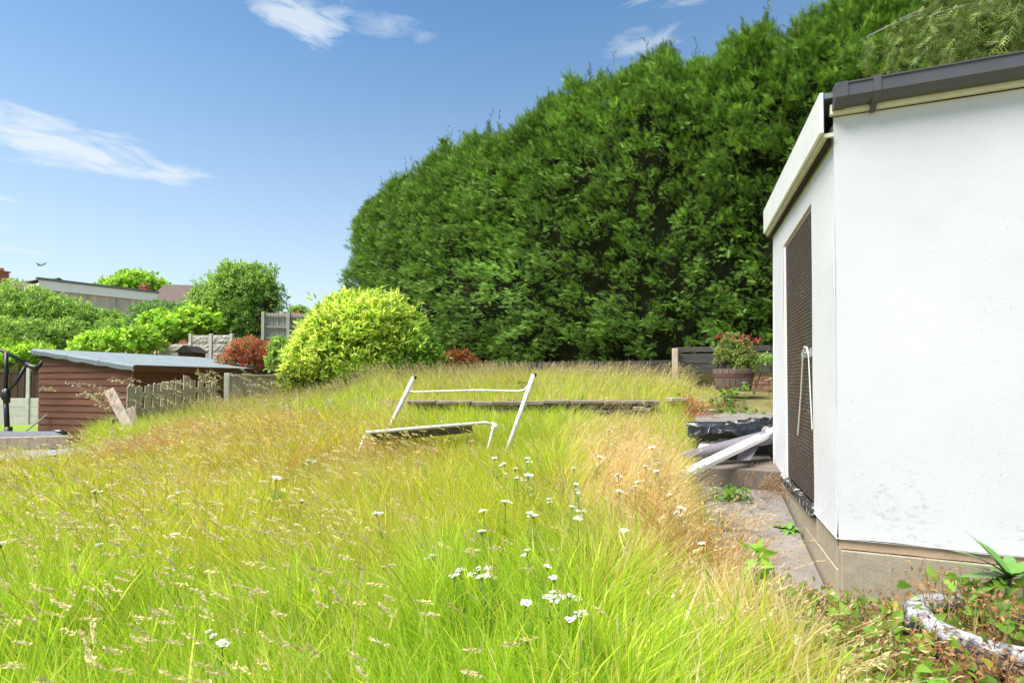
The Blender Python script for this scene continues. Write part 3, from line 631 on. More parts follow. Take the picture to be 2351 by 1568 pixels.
# the paler drooping conifer that hangs over the outbuilding's roof
def drooping_tree():
    base = Vector((7.0, 6.6, 1.2)); tr = thing('drooping_conifer', 'olive green conifer with drooping branches hanging over the outbuilding roof', 'tree', base)
    MB().tube([base + Vector((0, 0, -0.4)), base + Vector((0.05, 0, 3)), base + Vector((-0.05, 0.05, 7.4))], [0.2, 0.15, 0.04], 9).build('trunk', M['bark'], tr)
    brs = [(P(1990, 85, 6.0), 5.7, False), (P(2065, 45, 5.9), 5.6, True), (P(2130, 40, 5.6), 5.4, True), (P(2190, 20, 5.3), 5.3, True), (P(2150, -30, 5.9), 6.0, True), (P(2260, 10, 5.6), 5.2, True), (P(2250, 60, 6.1), 4.9, True), (P(2320, -40, 5.2), 5.8, True), (P(2355, 75, 5.2), 5.0, True), (P(2200, 70, 6.3), 5.0, True), (P(2390, 0, 5.6), 5.6, True)]
    parts = []
    for tip, zt_, _ in brs:
        a = base + Vector((0, 0, zt_ - base.z)); pts = []
        for i in range(9):
            q = i / 8; p = a.lerp(tip, q); p.z = a.z + (tip.z - a.z) * q + 0.45 * math.sin(q * math.pi) * 0.9; pts.append(p)
        MB().tube(pts, [0.035 * (1 - 0.8 * i / 8) for i in range(9)], 5).build('branch', M['pale_wood'], tr)
        q = rng.uniform(0.25, 1.0, 42); idx = q * 8; P0 = np.array([pts[int(min(k, 7))].lerp(pts[int(min(k, 7)) + 1], k - int(min(k, 7))) for k in idx])
        if not _: P0 = P0[q > 0.8]
        for p in P0:      # hanging strings of foliage
            ln = rng.uniform(0.25, 0.75); k = int(ln * 36); h = np.linspace(0, 1, k)
            pos = p + np.stack([rng.normal(0, 0.035, k) + (rng.uniform(-.15, .15)) * h, rng.normal(0, 0.035, k) + rng.uniform(-.15, .15) * h, -h * ln], 1)
            ax = norm(np.array([0, 0, -0.85]) + rng.normal(0, 0.5, (k, 3)))
            parts.append(template(SPRAY_V, SPRAY_F, pos, ax, rand_dir(k), rng.uniform(0.10, 0.20, k), pick([(0.15, 0.22, 0.05), (0.22, 0.29, 0.075), (0.30, 0.36, 0.11), (0.12, 0.18, 0.04)], k)))
    V, Fs, Cc = join(parts); mesh_np('foliage', V, Fs, Cc, M['conifer'], tr, kind='stuff')
drooping_tree()

# ------------------------------------------------------------------ shrubs and far trees
def crown_points(lobes, n, fill=0.35, lump=0.35, seed=0):
    vol = np.array([l[1][0] * l[1][1] * l[1][2] for l in lobes]) ** 0.7; i = rng.choice(len(lobes), n, p=vol / vol.sum())
    c = np.array([l[0] for l in lobes])[i]; r = np.array([l[1] for l in lobes])[i]
    d = rand_dir(n); d[:, 2] = np.where(d[:, 2] < -0.35, -d[:, 2], d[:, 2])
    rad = np.where(rng.uniform(size=n) < fill, rng.uniform(0.45, 0.95, n), 1.0)
    rad = rad * (1 + lump * (fbm(d * 2.6 + c, seed, 2) - 0.5) * 2 + 0.9 * lump * (vnoise(d * 8 + c, seed + 2) - 0.5)) + np.where(rng.uniform(size=n) < .03, rng.uniform(0.05, 0.22, n), 0)
    return c + d * r * rad[:, None], norm(d / r)
def shrub(name, label, cat, base, lobes, n, ll, lw, cols, wts, k=5, fill=0.35, lump=0.3, spread=0.75, upb=0.4, stems=5, group=None, seed=0, tint=0.3, m='leaf', extra=None):
    t = thing(name, label, cat, base, group)
    p, nn = crown_points(lobes, n, fill, lump, seed)
    tt = rng.uniform(1 - tint, 1 + tint, n)
    P_ = np.repeat(p, k, 0); N_ = np.repeat(nn, k, 0)
    ax = norm(N_ * 0.7 + np.array([0, 0, upb]) + rng.normal(0, spread, P_.shape))
    cc = pick(cols, n * k, wts) * np.repeat(tt, k)[:, None]
    if extra is not None: cc = extra(P_, cc)
    v, f, c = template(LEAF_V, LEAF_F, P_ + rng.normal(0, ll * 0.3, P_.shape), ax, norm(N_ + np.array([0, 0, 0.6]) + rng.normal(0, 0.4, P_.shape)), rng.uniform(0.7, 1.25, n * k) * ll, cc, rng.uniform(0.8, 1.2, n * k) * lw)
    mesh_np('foliage', v, [f], c, M[m], t, kind='stuff')
    b = Vector(base)
    for j in range(stems):
        l = lobes[j % len(lobes)]; e = Vector(l[0]) + Vector((random.uniform(-.6, .6) * l[1][0], random.uniform(-.5, .5) * l[1][1], random.uniform(0.1, .7) * l[1][2]))
        s0 = b + Vector((random.uniform(-.25, .25), random.uniform(-.2, .2), -0.1)); h = max(0.02, 0.03 * (e - s0).length / 2)
        MB().tube([s0, s0.lerp(e, 0.5) + Vector((random.uniform(-.1, .1), 0, 0.1)), e], [h, h * 0.7, h * 0.25], 5).build('stem' if stems > 1 else 'trunk', M['bark'], t)
    return t
# yellow-leaved laurel
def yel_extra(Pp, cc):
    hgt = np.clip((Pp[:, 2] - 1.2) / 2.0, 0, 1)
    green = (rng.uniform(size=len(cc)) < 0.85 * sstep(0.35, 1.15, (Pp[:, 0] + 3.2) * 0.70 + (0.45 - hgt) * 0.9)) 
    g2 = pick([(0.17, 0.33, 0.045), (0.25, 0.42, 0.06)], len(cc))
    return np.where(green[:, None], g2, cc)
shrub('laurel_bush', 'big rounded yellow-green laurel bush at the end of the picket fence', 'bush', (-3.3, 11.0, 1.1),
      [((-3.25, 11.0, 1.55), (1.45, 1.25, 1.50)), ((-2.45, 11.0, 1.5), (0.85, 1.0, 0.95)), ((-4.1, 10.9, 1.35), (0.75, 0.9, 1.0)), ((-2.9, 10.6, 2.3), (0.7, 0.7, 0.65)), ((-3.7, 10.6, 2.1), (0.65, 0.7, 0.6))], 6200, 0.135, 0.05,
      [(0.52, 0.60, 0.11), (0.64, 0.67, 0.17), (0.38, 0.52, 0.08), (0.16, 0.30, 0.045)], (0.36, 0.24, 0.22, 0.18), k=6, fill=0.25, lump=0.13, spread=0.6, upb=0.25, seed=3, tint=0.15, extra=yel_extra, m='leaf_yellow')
shrub('laurel_sprout', 'low laurel sprout with yellow-edged leaves at the foot of the big laurel bush', 'bush', (-4.3, 9.9, 1.0),
      [((-4.15, 9.9, 1.15), (0.32, 0.3, 0.28))], 420, 0.12, 0.045, [(0.40, 0.40, 0.05), (0.16, 0.25, 0.03), (0.10, 0.18, 0.03)], (0.4, 0.3, 0.3), k=5, stems=3)
G1 = [(0.26, 0.41, 0.09), (0.35, 0.48, 0.12), (0.17, 0.29, 0.06)]
G2 = [(0.14, 0.25, 0.08), (0.20, 0.33, 0.10), (0.28, 0.40, 0.13)]
G3 = [(0.33, 0.52, 0.06), (0.42, 0.58, 0.09), (0.23, 0.39, 0.05)]
def lobe(px, py, d, rx, rz, ry=None): return (tuple(P(px, py, d)), (rx, ry or rx * 0.8, rz))
def bpt(px, d): x = (px - 1175.5) / 1150 * d; return (x, d, float(H(x, d)))
shrub('elder_bush', 'feathery light green bush at the far left under the chimney', 'bush', bpt(60, 19), [lobe(-40, 735, 19, 1.9, 1.2), lobe(60, 735, 19, 1.4, 1.2), lobe(140, 745, 19.3, 1.1, 1.0), lobe(30, 790, 18, 1.6, 1.0), lobe(150, 790, 18.5, 1.0, .8)], 7000, 0.12, 0.05, G1, (.4, .35, .25), k=5, seed=5, lump=0.35)
shrub('hazel_bush', 'mid green bush growing under the long white roof edge', 'bush', bpt(250, 20), [lobe(215, 765, 20, 1.2, 0.9), lobe(290, 780, 20, 1.3, 0.8), lobe(180, 780, 19.5, 1.0, 0.9)], 4200, 0.12, 0.05, G1, (.4, .3, .3), k=5, seed=6, lump=0.4)
shrub('holly_bush', 'dark blue-green bush in the middle of the bank above the shed roof', 'bush', bpt(390, 20.5), [lobe(390, 755, 20.5, 1.4, 1.0), lobe(465, 750, 20, 1.0, 1.0), lobe(330, 785, 20, 1.0, 0.7)], 4600, 0.12, 0.055, G2, (.45, .35, .2), k=5, seed=7)
shrub('tall_hawthorn', 'tallest rounded green bush beside the grey board fence', 'bush', bpt(560, 19.5), [lobe(560, 690, 19.5, 1.25, 1.25), lobe(510, 700, 19.7, 0.9, 0.9), lobe(600, 680, 19.4, 0.55, 0.75), lobe(545, 640, 19.5, 0.6, 0.5), lobe(478, 705, 19.7, .6, .7), lobe(565, 745, 19.3, 0.9, 0.8), lobe(545, 790, 19.3, 0.9, 0.7)], 6200, 0.13, 0.055, G1, (.42, .28, .3), k=5, seed=8, lump=0.45)
shrub('ivy_growth', 'dry brown creeper stems hanging beside the tall rounded bush', 'creeper', bpt(605, 19.1), [lobe(605, 735, 19.1, 0.35, 0.5), lobe(620, 700, 19.3, 0.3, 0.35)], 500, 0.10, 0.025, [(0.20, 0.14, 0.09), (0.16, 0.12, 0.08), (0.12, 0.16, 0.05)], (.5, .3, .2), k=4, upb=-0.3, stems=14)
shrub('maple_sapling', 'bright green large-leaved sapling beside the stepped concrete fence', 'bush', bpt(380, 18.4), [lobe(365, 760, 18.4, 0.55, 0.6), lobe(400, 765, 18.3, 0.6, 0.5)], 800, 0.20, 0.15, G3, (.4, .3, .3), k=4, seed=9)
shrub('maple_sapling', 'bright green large-leaved growth topping the taller concrete panels', 'bush', bpt(465, 18.8), [lobe(455, 745, 18.8, 0.7, 0.5), lobe(500, 752, 18.8, 0.5, 0.4)], 800, 0.20, 0.15, G3, (.4, .3, .3), k=4, seed=10)
shrub('bramble_thicket', 'bright yellow-green bramble thicket just above the shed roof', 'bush', bpt(275, 17.4), [lobe(265, 795, 17.4, 1.05, 0.45), lobe(320, 790, 17.3, 0.7, 0.5), lobe(215, 805, 17.4, 0.6, 0.35)], 1400, 0.16, 0.11, G3, (.4, .35, .25), k=4, seed=11)
shrub('bramble_thicket', 'bright green bramble mound behind the black post at the far left', 'bush', bpt(40, 17.2), [lobe(15, 825, 17.2, 1.1, 0.55), lobe(75, 822, 17.2, 0.7, 0.45), lobe(-50, 825, 17.2, 0.9, 0.6)], 1500, 0.15, 0.10, G3, (.4, .35, .25), k=4, seed=12)
shrub('fuchsia_bush', 'red flowering bush between the shed roof and the yellow laurel', 'bush', (float(P(590, 815, 14.5).x), 14.5, -0.2), [lobe(575, 810, 14.5, 0.6, 0.42), lobe(620, 818, 14.4, 0.35, 0.32), lobe(560, 850, 14.6, 0.7, 0.6)], 1500, 0.075, 0.04, [(0.52, 0.09, 0.07), (0.60, 0.17, 0.12), (0.12, 0.20, 0.05), (0.20, 0.22, 0.07)], (.36, .2, .24, .2), k=5, seed=13)
shrub('green_bush', 'small plain green bush tucked between the red flowers and the laurel', 'bush', (float(P(650, 812, 13.6).x), 13.6, 0.4), [lobe(648, 815, 13.6, 0.33, 0.42), lobe(640, 840, 13.6, 0.3, 0.4)], 420, 0.11, 0.06, G1, (.4, .3, .3), k=5, seed=14)
shrub('broad_tree', 'round light green tree beyond the long white-edged roof', 'tree', bpt(320, 52), [lobe(310, 672, 52, 2.9, 1.75), lobe(262, 668, 52, 1.3, 1.0), lobe(350, 675, 52, 1.6, 1.3)], 1700, 0.40, 0.26, G3, (.4, .3, .3), k=4, seed=15, stems=1)
shrub('distant_tree', 'far small tree just visible left of the hedge above the fence', 'tree', bpt(690, 60), [lobe(686, 716, 60, 0.9, 0.5), lobe(700, 726, 60, 1.0, 0.5)], 250, 0.35, 0.25, G1, (.4, .3, .3), k=4, seed=16, stems=1)
shrub('dead_branch_heap', 'heap of rust brown dead conifer clippings under the hedge', 'garden waste', (float(P(1055, 830, 12).x), 12.0, 1.2), [lobe(1052, 834, 12, 0.36, 0.26), lobe(1030, 838, 12, 0.22, 0.18), lobe(1078, 838, 12, 0.2, 0.15)], 620, 0.10, 0.035, [(0.28, 0.11, 0.04), (0.20, 0.08, 0.035), (0.36, 0.17, 0.07)], (.4, .35, .25), k=5, seed=17, stems=4)

# ------------------------------------------------------------------ far houses
def house(name, label, c, wdt, dep, zg, ze, zr, rot, wallm, roofm, chim=None, windows=()):
    t = thing(name, label, 'house', (c[0], c[1], zg)); Rm = Matrix.Rotation(rot, 3, 'Z'); c3 = Vector((c[0], c[1], 0))
    q = lambda x, y, z: c3 + Rm @ Vector((x, y, 0)) + Vector((0, 0, z)); a, b = wdt / 2, dep / 2
    MB().add([q(-a, -b, zg - 1), q(a, -b, zg - 1), q(a, b, zg - 1), q(-a, b, zg - 1), q(-a, -b, ze), q(a, -b, ze), q(a, b, ze), q(-a, b, ze), q(-a, 0, zr - .12), q(a, 0, zr - .12)],
             [(0, 1, 5, 4), (2, 3, 7, 6), (1, 2, 6, 9, 5), (3, 0, 4, 8, 7)]).build('wall', wallm, t)
    o_ = 0.25; mb = MB()
    for s_ in (-1, 1):
        sl_ = (zr - ze) / b; e = [q(-a - o_, s_ * (b + o_), ze - sl_ * o_), q(a + o_, s_ * (b + o_), ze - sl_ * o_), q(a + o_, 0, zr), q(-a - o_, 0, zr)]
        mb.add(e + [v + Vector((0, 0, 0.1)) for v in e], [(0, 1, 2, 3), (4, 5, 6, 7), (0, 1, 5, 4), (1, 2, 6, 5), (3, 0, 4, 7)])
    rf = mb.build('roof', roofm, t)
    if chim:
        for (x, y, cz, cw) in chim:
            MB().box(q(x, y, (zr - 1 + cz) / 2), (cw, cw, cz - zr + 1), Rm).box(q(x, y, cz - 0.06), (cw * 1.25, cw * 1.25, 0.14), Rm).box(q(x, y, cz - 0.35), (cw * 1.12, cw * 1.12, 0.1), Rm).build('chimney', M['red_brick'], rf)
            MB().tube([q(x, y, cz), q(x, y, cz + 0.3)], [cw * 0.26, cw * 0.2], 8).build('chimney_pot', M['red_brick'], rf)
    for (x, z, ww, hh) in windows:
        wn = MB().box(q(x, -b - 0.02, z), (ww, 0.08, hh), Rm).build('window', M['white_board'], t); MB().box(q(x, -b - 0.065, z), (ww * 0.84, 0.02, hh * 0.84), Rm).build('pane', M['gutter'], wn)
    return t
zR = P(60, 640, 46).z
house('brick_house', 'brick house with a tall red chimney at the left edge of the photo', (P(60, 640, 47.5).x, 47.5), 9.0, 7, 4.0, zR - 1.9, zR, R(-18), M['red_brick'], M['brown_tile'], chim=[(-2.9, -0.4, P(5, 612, 46).z, 0.75)], windows=((-1, 6.5, 1.2, 1.3), (2, 6.5, 1.2, 1.3)))
zR = P(420, 657, 44).z
house('tiled_house', 'house with a brown tiled roof peeping above the dark bush', (P(428, 650, 44).x, 44), 3.0, 6, 4.0, zR - 2.0, zR, R(8), M['red_brick'], M['brown_tile'], windows=((0, 6.0, 0.9, 1.2),))
zR = P(336, 668, 48).z
house('chimney_house', 'house behind the white-edged roof showing only its small red chimney', (P(338, 660, 50).x, 50), 5, 5, 4.0, zR - 1.6, zR - .35, R(0), M['red_brick'], M['brown_tile'], chim=[(-0.05, -0.3, P(336, 650, 48).z, 0.62)], windows=((0, 6.2, 1.0, 1.2),))
zR = P(686, 724, 46).z
house('distant_house', 'distant house whose brick chimney shows over the grey board fence', (P(690, 715, 48).x - .6, 48), 4, 5, 4.0, zR - 1.5, zR - .3, R(0), M['red_brick'], M['brown_tile'], chim=[(0.5, -0.3, P(686, 713, 46).z, 0.5)], windows=((0, 5.0, 1.0, 1.2),))
# long outbuilding with white fascia
la, lb = P(93, 640, 28.1), P(358, 671, 32.6)
lbz = 7.0; d = (lb - la); d.z = 0; L_ = d.length; d.normalize(); nrm = Vector((d.y, -d.x, 0)); t = thing('long_outbuilding', 'long low building with white roof edge and grey roof above the bushes', 'building', ((la + lb) / 2).to_2d().to_3d() + Vector((0, 0, 4.2)))
A0 = Vector((la.x, la.y, 0)); B0 = Vector((lb.x, lb.y, 0))
MB().add([A0 + UP * 3, B0 + UP * 3, B0 - nrm * 4 + UP * 3, A0 - nrm * 4 + UP * 3, A0 + UP * (la.z - .2), B0 + UP * (lb.z - .2), B0 - nrm * 4 + UP * lb.z, A0 - nrm * 4 + UP * la.z], [(0, 1, 5, 4), (1, 2, 6, 5), (2, 3, 7, 6), (3, 0, 4, 7)]).build('wall', M['beige_wall'], t)
for k in range(4): MB().box(A0.lerp(B0, (k + .5) / 4) + nrm * 0.03 + UP * 5.4, (0.08, 0.05, 2.2)).build('wall_post', M['pale_wood'], t)
MB().bar(A0 + nrm * 0.14 - d * 0.1 + UP * (la.z - .36), B0 + nrm * 0.14 + UP * (lb.z - .36), 0.05, 0.52).build('fascia', M['white_board'], t)
MB().bar(A0 + nrm * 0.1 - d * 0.2 + UP * (la.z - .03), B0 + nrm * 0.1 + d * .1 + UP * (lb.z - .03), 0.35, 0.13).add([A0 + UP * la.z, B0 + UP * lb.z, B0 - nrm * 4.2 + UP * (lb.z + .25), A0 - nrm * 4.2 + UP * (la.z + .25)], [(0, 1, 2, 3)]).build('roof', M['slate'], t)

# ------------------------------------------------------------------ fences behind
def course_fence(name, label, a, b, courses, postm, panm, posts, hs, rock=False, thick=0.05):
    a = Vector(a); b = Vector(b); dv = b - a; n_ = posts; t = thing(name, label, 'fence', (a + b) / 2)
    ang = math.atan2(dv.y, dv.x); Rm = Matrix.Rotation(ang, 3, 'Z')
    tot = sum(hs)
    for i in range(n_ + 1):
        p = a + dv * i / n_; MB().box(p + UP * (tot / 2 - .1), (0.11, 0.12, tot + 0.28), Rm).build('post', postm, t, bevel=0.01)
    for i in range(n_):
        z = 0
        for h in hs:
            c = a + dv * (i + .5) / n_ + UP * (z + h / 2); ln = dv.length / n_ - 0.12
            if rock:
                nx_, nz_ = 12, 4; vs_ = []; fs_ = []
                for jz in range(nz_ + 1):
                    for ix in range(nx_ + 1):
                        edge = ix in (0, nx_) or jz in (0, nz_)
                        vs_.append(c + Rm @ Vector(((ix / nx_ - .5) * ln, -thick / 2 - (0 if edge else random.uniform(0.0, 0.035)), (jz / nz_ - .5) * (h - .008))))
                for jz in range(nz_):
                    for ix in range(nx_): q = jz * (nx_ + 1) + ix; fs_.append((q, q + 1, q + nx_ + 2, q + nx_ + 1))
                MB().add(vs_, fs_).box(c + Rm @ Vector((0, 0.02, 0)), (ln, thick, h - .008), Rm).build('concrete_panel', panm, t)
            else: MB().box(c, (ln, thick, h - 0.008), Rm).build('concrete_panel', panm, t, bevel=0.004)
            z += h
    return t
fa, fb = P(-330, 975, 16.4), P(330, 975, 16.3); fa.z = fb.z = -0.22
cf = course_fence('concrete_board_fence', 'pale concrete panel fence topped with brown boards behind the neighbour lawn', fa, fb, 3, M['pale_concrete'], M['pale_concrete'], 5, (0.30, 0.29, 0.29))
for i in range(5):
    p0 = fa + (fb - fa) * i / 5; p1 = fa + (fb - fa) * (i + 1) / 5
    for k in range(16):
        c = p0.lerp(p1, (k + .5) / 16 * .95 + .025) + UP * (0.90 + 0.40); wd = (p1 - p0).length * .95 / 16
        MB().box(c + Vector((0, (k % 2) * 0.012, random.uniform(-.006, .006))), (wd * 1.08, 0.018, 0.80)).build('fence_board', M['brown_fence'], cf)
    MB().bar(p0 + UP * 1.715, p1 + UP * 1.715, 0.05, 0.03).build('rail', M['brown_fence'], cf)
    MB().box(p0 + UP * 0.9, (0.12, 0.1, 1.9)).build('post', M['pale_concrete'], cf, bevel=0.008)
ra, rb = P(370, 835, 17.6), P(436, 835, 17.5); ra.z = rb.z = 1.3
course_fence('rock_face_fence', 'lower rock-faced concrete fence panel stepping down beside the shed roof', ra, rb, 4, M['pale_concrete'], M['rock_face'], 1, [0.30] * 4, True)
ra, rb = P(438, 835, 17.45), P(532, 835, 17.3); ra.z = rb.z = 1.3
course_fence('rock_face_fence', 'taller rock-faced concrete fence panels beside the red flowers', ra, rb, 5, M['pale_concrete'], M['rock_face'], 2, [0.30] * 5, True)
# pale closeboard fence
ca, cb = P(606, 775, 17.8), P(745, 775, 18.3); ca.z = cb.z = 0.9
cbf = thing('closeboard_fence', 'pale grey board fence with posts beside the tall bush', 'fence', (ca + cb) / 2)
zt2 = P(620, 718, 17.8).z
nb = 22
for k in range(nb):
    p = ca.lerp(cb, (k + .5) / nb); MB().box(p + UP * ((zt2 - 0.9) / 2) + Vector((0, .03 + (k % 2) * .012, random.uniform(-.01, .01))), ((cb - ca).length / nb * 1.08, 0.016, zt2 - 0.9)).build('fence_board', M['pale_wood'], cbf)
for q in (0.0, 0.41, 0.82): p = ca.lerp(cb, q); MB().box(p + UP * ((zt2 - 0.9) / 2) - Vector((0, .05, 0)), (0.11, 0.1, zt2 - 0.85)).build('post', M['pale_wood'], cbf, bevel=0.008)
for z in (zt2 - .9, zt2 - .5, zt2 - .1): MB().bar(ca + Vector((.06, -.01, z - 0.9)), cb + Vector((0, -.01, z - 0.9)), 0.06, 0.07).build('rail', M['pale_wood'], cbf)
# little dark kennel gable just over the shed roof
k0 = P(713, 0, 16.4); kx = P(713 - 0, 800, 16.4)
kc = P(712, 806, 16.0)
kc = P(int(1490 / 2.0909 / 1.6334 + 0.5), 803, 16.2)
t = thing('bird_house', 'small dark pitched roof peeping over the back edge of the felt roof', 'shed', (kc.x, kc.y, -0.2))
MB().add([kc + Vector((-.32, -.3, -.10)), kc + Vector((0, -.3, .13)), kc + Vector((.32, -.3, -.10)), kc + Vector((-.32, .5, -.10)), kc + Vector((0, .5, .13)), kc + Vector((.32, .5, -.10))], [(0, 1, 4, 3), (1, 2, 5, 4), (0, 2, 1), (3, 4, 5), (0, 3, 5, 2)]).build('roof', M['gap'], t)
MB().box((kc.x, kc.y + .1, kc.z - 1.2), (0.5, 0.6, 2.2)).build('wall', M['brown_fence'], t)
# low terracotta brick wall between the shed and the laurel
ba = P(628, 858, 12.6); t = thing('brick_wall', 'low terracotta brick wall between the shed and the yellow laurel', 'wall', (ba.x + .3, ba.y, 0.4))
for r_ in range(14):
    for k in range(5):
        MB().box((ba.x + 0.05 + k * 0.225 + (r_ % 2) * 0.11, ba.y, 0.35 + r_ * 0.075), (0.215, 0.1, 0.065), None, 0.003).build('brick', M['red_brick'], t)

# ------------------------------------------------------------------ brown shed
sx = Vector((-0.97, 0.24, 0)).normalized(); sy = Vector((0.24, 0.97, 0)).normalized()
S0 = Vector((-8.23, 10.9, -0.2)); GW, GL = 2.74, 4.25
shd = thing('garden_shed', 'brown clapboard shed with sloping grey-green felt roof', 'shed', S0)
zl = lambda q: 1.50 + 0.37 * q            # underside of roof across the gable (q 0 at the low eave, 1 at the high side)
nbd = 13; bh = 0.148
for k in range(nbd):
    z0 = -0.2 + k * bh; z1 = z0 + bh * 1.12
    if z0 > zl(1): break
    q0 = 0.0 if z1 <= zl(0) else min(0.98, (z1 - zl(0)) / 0.37)
    q0b = 0.0 if z0 <= zl(0) else min(0.98, (z0 - zl(0)) / 0.37)
    jit = random.uniform(-.004, .004)
    a = [S0 + sx * (GW * q0b), S0 + sx * GW, S0 + sx * GW, S0 + sx * (GW * q0)]
    f0, f1 = 0.034 + jit, 0.012
    vs_ = []
    for (p, z, f) in ((a[0], z0, f0), (a[1], z0 + random.uniform(-.006, .006), f0), (a[2], z1, f1), (a[3], z1, f1)):
        vs_.append(Vector((p.x, p.y, z)) - sy * f)
    vs_ += [v + sy * (0.016 if i < 2 else 0.006) for i, v in enumerate(vs_)]
    MB().add(vs_, [(0, 1, 2, 3), (7, 6, 5, 4), (0, 1, 5, 4), (1, 2, 6, 5), (2, 3, 7, 6), (3, 0, 4, 7)]).build('cladding_board', M['shed_brown'], shd)
# right-hand long side, under the overhang
for k in range(12):
    z0 = -0.2 + k * bh; z1 = min(z0 + bh * 1.1, 1.48)
    MB().add([Vector((p.x, p.y, z)) - sx * f for p, z, f in ((S0, z0, .03), (S0 + sy * GL, z0, .03), (S0 + sy * GL, z1, .012), (S0, z1, .012), (S0, z0, .01), (S0 + sy * GL, z0, .01), (S0 + sy * GL, z1, 0), (S0, z1, 0))],
             [(0, 1, 2, 3), (7, 6, 5, 4), (0, 1, 5, 4), (1, 2, 6, 5), (2, 3, 7, 6), (3, 0, 4, 7)]).build('cladding_board', M['shed_brown'], shd)
B_ = [S0, S0 + sx * GW, S0 + sx * GW + sy * GL, S0 + sy * GL]
MB().add([Vector((p.x, p.y, -0.25)) for p in B_] + [Vector((p.x, p.y, zl(q) - .02)) for p, q in zip(B_, (0, 1, 1, 0))], [(0, 1, 5, 4), (1, 2, 6, 5), (2, 3, 7, 6), (3, 0, 4, 7)]).build('wall', M['brown_fence'], shd)
MB().box(S0 - sx * .02 - sy * .03 + UP * 0.85, (0.05, 0.05, 1.68)).build('corner_post', M['shed_brown'], shd)
# roof with overhang: felt folded over the verge
def roof_pt(q, l, dz): p = S0 + sx * (GW * q) + sy * l; return Vector((p.x, p.y, zl(q) + dz))
q0, q1, l0, l1 = -0.055, 1.03, -0.14, GL + 0.2
n = 24; vs_ = []; fs_ = []
for i in range(n + 1):
    q = q0 + (q1 - q0) * i / n; wv = 0.010 * math.sin(i * 1.3) + random.uniform(-.006, .006)
    vs_ += [roof_pt(q, l0 + .012, -0.045 + wv * 1.2), roof_pt(q, l0, 0.05 + wv * .3), roof_pt(q, l0 + 0.05, 0.09 + wv * .3), roof_pt(q, l1, 0.085)]
for i in range(n):
    for j in range(3): a = i * 4 + j; fs_.append((a, a + 1, a + 5, a + 4))
# high edge fold and underside
vs_ += [roof_pt(q1, l1, -0.03), roof_pt(q1, l0, -0.03), roof_pt(q0, l0 + .02, -0.0), roof_pt(q0, l1, -0.0)]
m_ = (n + 1) * 4
fs_ += [(m_ + 1, m_, m_ + 3, m_ + 2), (n * 4 + 3, m_, m_ + 1, n * 4 + 1)]
rf = MB().add(vs_, fs_).build('roof', M['roof_felt'], shd)
for q in (0.30, 0.64): MB().add([roof_pt(q, l0 - .006, -0.05), roof_pt(q + .006, l0 - .006, -0.05), roof_pt(q + .006, l0 - .008, 0.055), roof_pt(q, l0 - .008, 0.055), roof_pt(q, l0 + .05, 0.098), roof_pt(q + .006, l0 + .05, 0.098)], [(0, 1, 2, 3), (3, 2, 5, 4)]).build('felt_seam', M['slate'], rf)
MB().add([roof_pt(q0 - .004, l0 + .01, -0.06), roof_pt(q0 - .004, l1, -0.06), roof_pt(q0 - .004, l1, 0.078), roof_pt(q0 - .004, l0 + .01, 0.078), roof_pt(q0 + .01, l0 + .01, -0.06), roof_pt(q0 + .01, l1, -0.06), roof_pt(q0 + .01, l1, 0.078), roof_pt(q0 + .01, l0 + .01, 0.078)],
         [(0, 1, 2, 3), (7, 6, 5, 4), (0, 1, 5, 4), (1, 2, 6, 5), (2, 3, 7, 6), (3, 0, 4, 7)]).build('eaves_board', M['shed_brown'], shd)
p = S0 + sy * (GL + .05) - sx * .15
tag(MB().box((p.x + .12, p.y, 0.75), (0.07, 0.07, 1.9)).build('timber_post', M['pale_wood']), 'pale timber post standing at the far corner of the shed roof', 'post')

# black parasol-like post with sloping arm
pb = P(17, 998, 11.0); pz = -0.2
pt = thing('arm_post', 'black metal post with sloping arm and diagonal brace at the far left', 'post', (pb.x, pb.y, pz))
ptop = P(15, 808, 11.0)
MB().tube([(pb.x + .02, pb.y, pz), (ptop.x, ptop.y, P(15, 910, 11).z)], 0.047, 12).build('lower_post', M['black_metal'], pt, smooth=True)
MB().tube([(ptop.x, ptop.y, P(15, 912, 11).z), (ptop.x, ptop.y, ptop.z)], 0.038, 12).build('upper_post', M['black_metal'], pt, smooth=True)
MB().tube([P(-60, 780, 11.0), P(0, 803, 11), P(62, 835, 11)], 0.036, 10).build('arm', M['black_metal'], pt, smooth=True)
MB().tube([P(16, 900, 10.99), P(36, 880, 11), P(58, 842, 11)], [0.042, 0.034, 0.028], 10).build('brace', M['black_metal'], pt, smooth=True)
MB().tube([P(60, 834, 11), P(72, 842, 11), P(84, 844, 11), P(92, 838, 11), P(97, 828, 11)], [0.04, 0.055, 0.06, 0.04, 0.012], 10).build('end_fitting', M['black_metal'], pt, smooth=True)
MB().tube([P(15.5, 925, 11), P(15.5, 892, 11)], 0.06, 12).tube([P(9, 918, 10.98), P(9, 895, 10.98)], 0.04, 8).build('collar', M['black_metal'], pt, smooth=True)
MB().tube([(pb.x + .02, pb.y, pz), (pb.x + .02, pb.y, pz + .42)], [0.075, 0.068], 12).build('base_collar', M['black_metal'], pt, smooth=True)
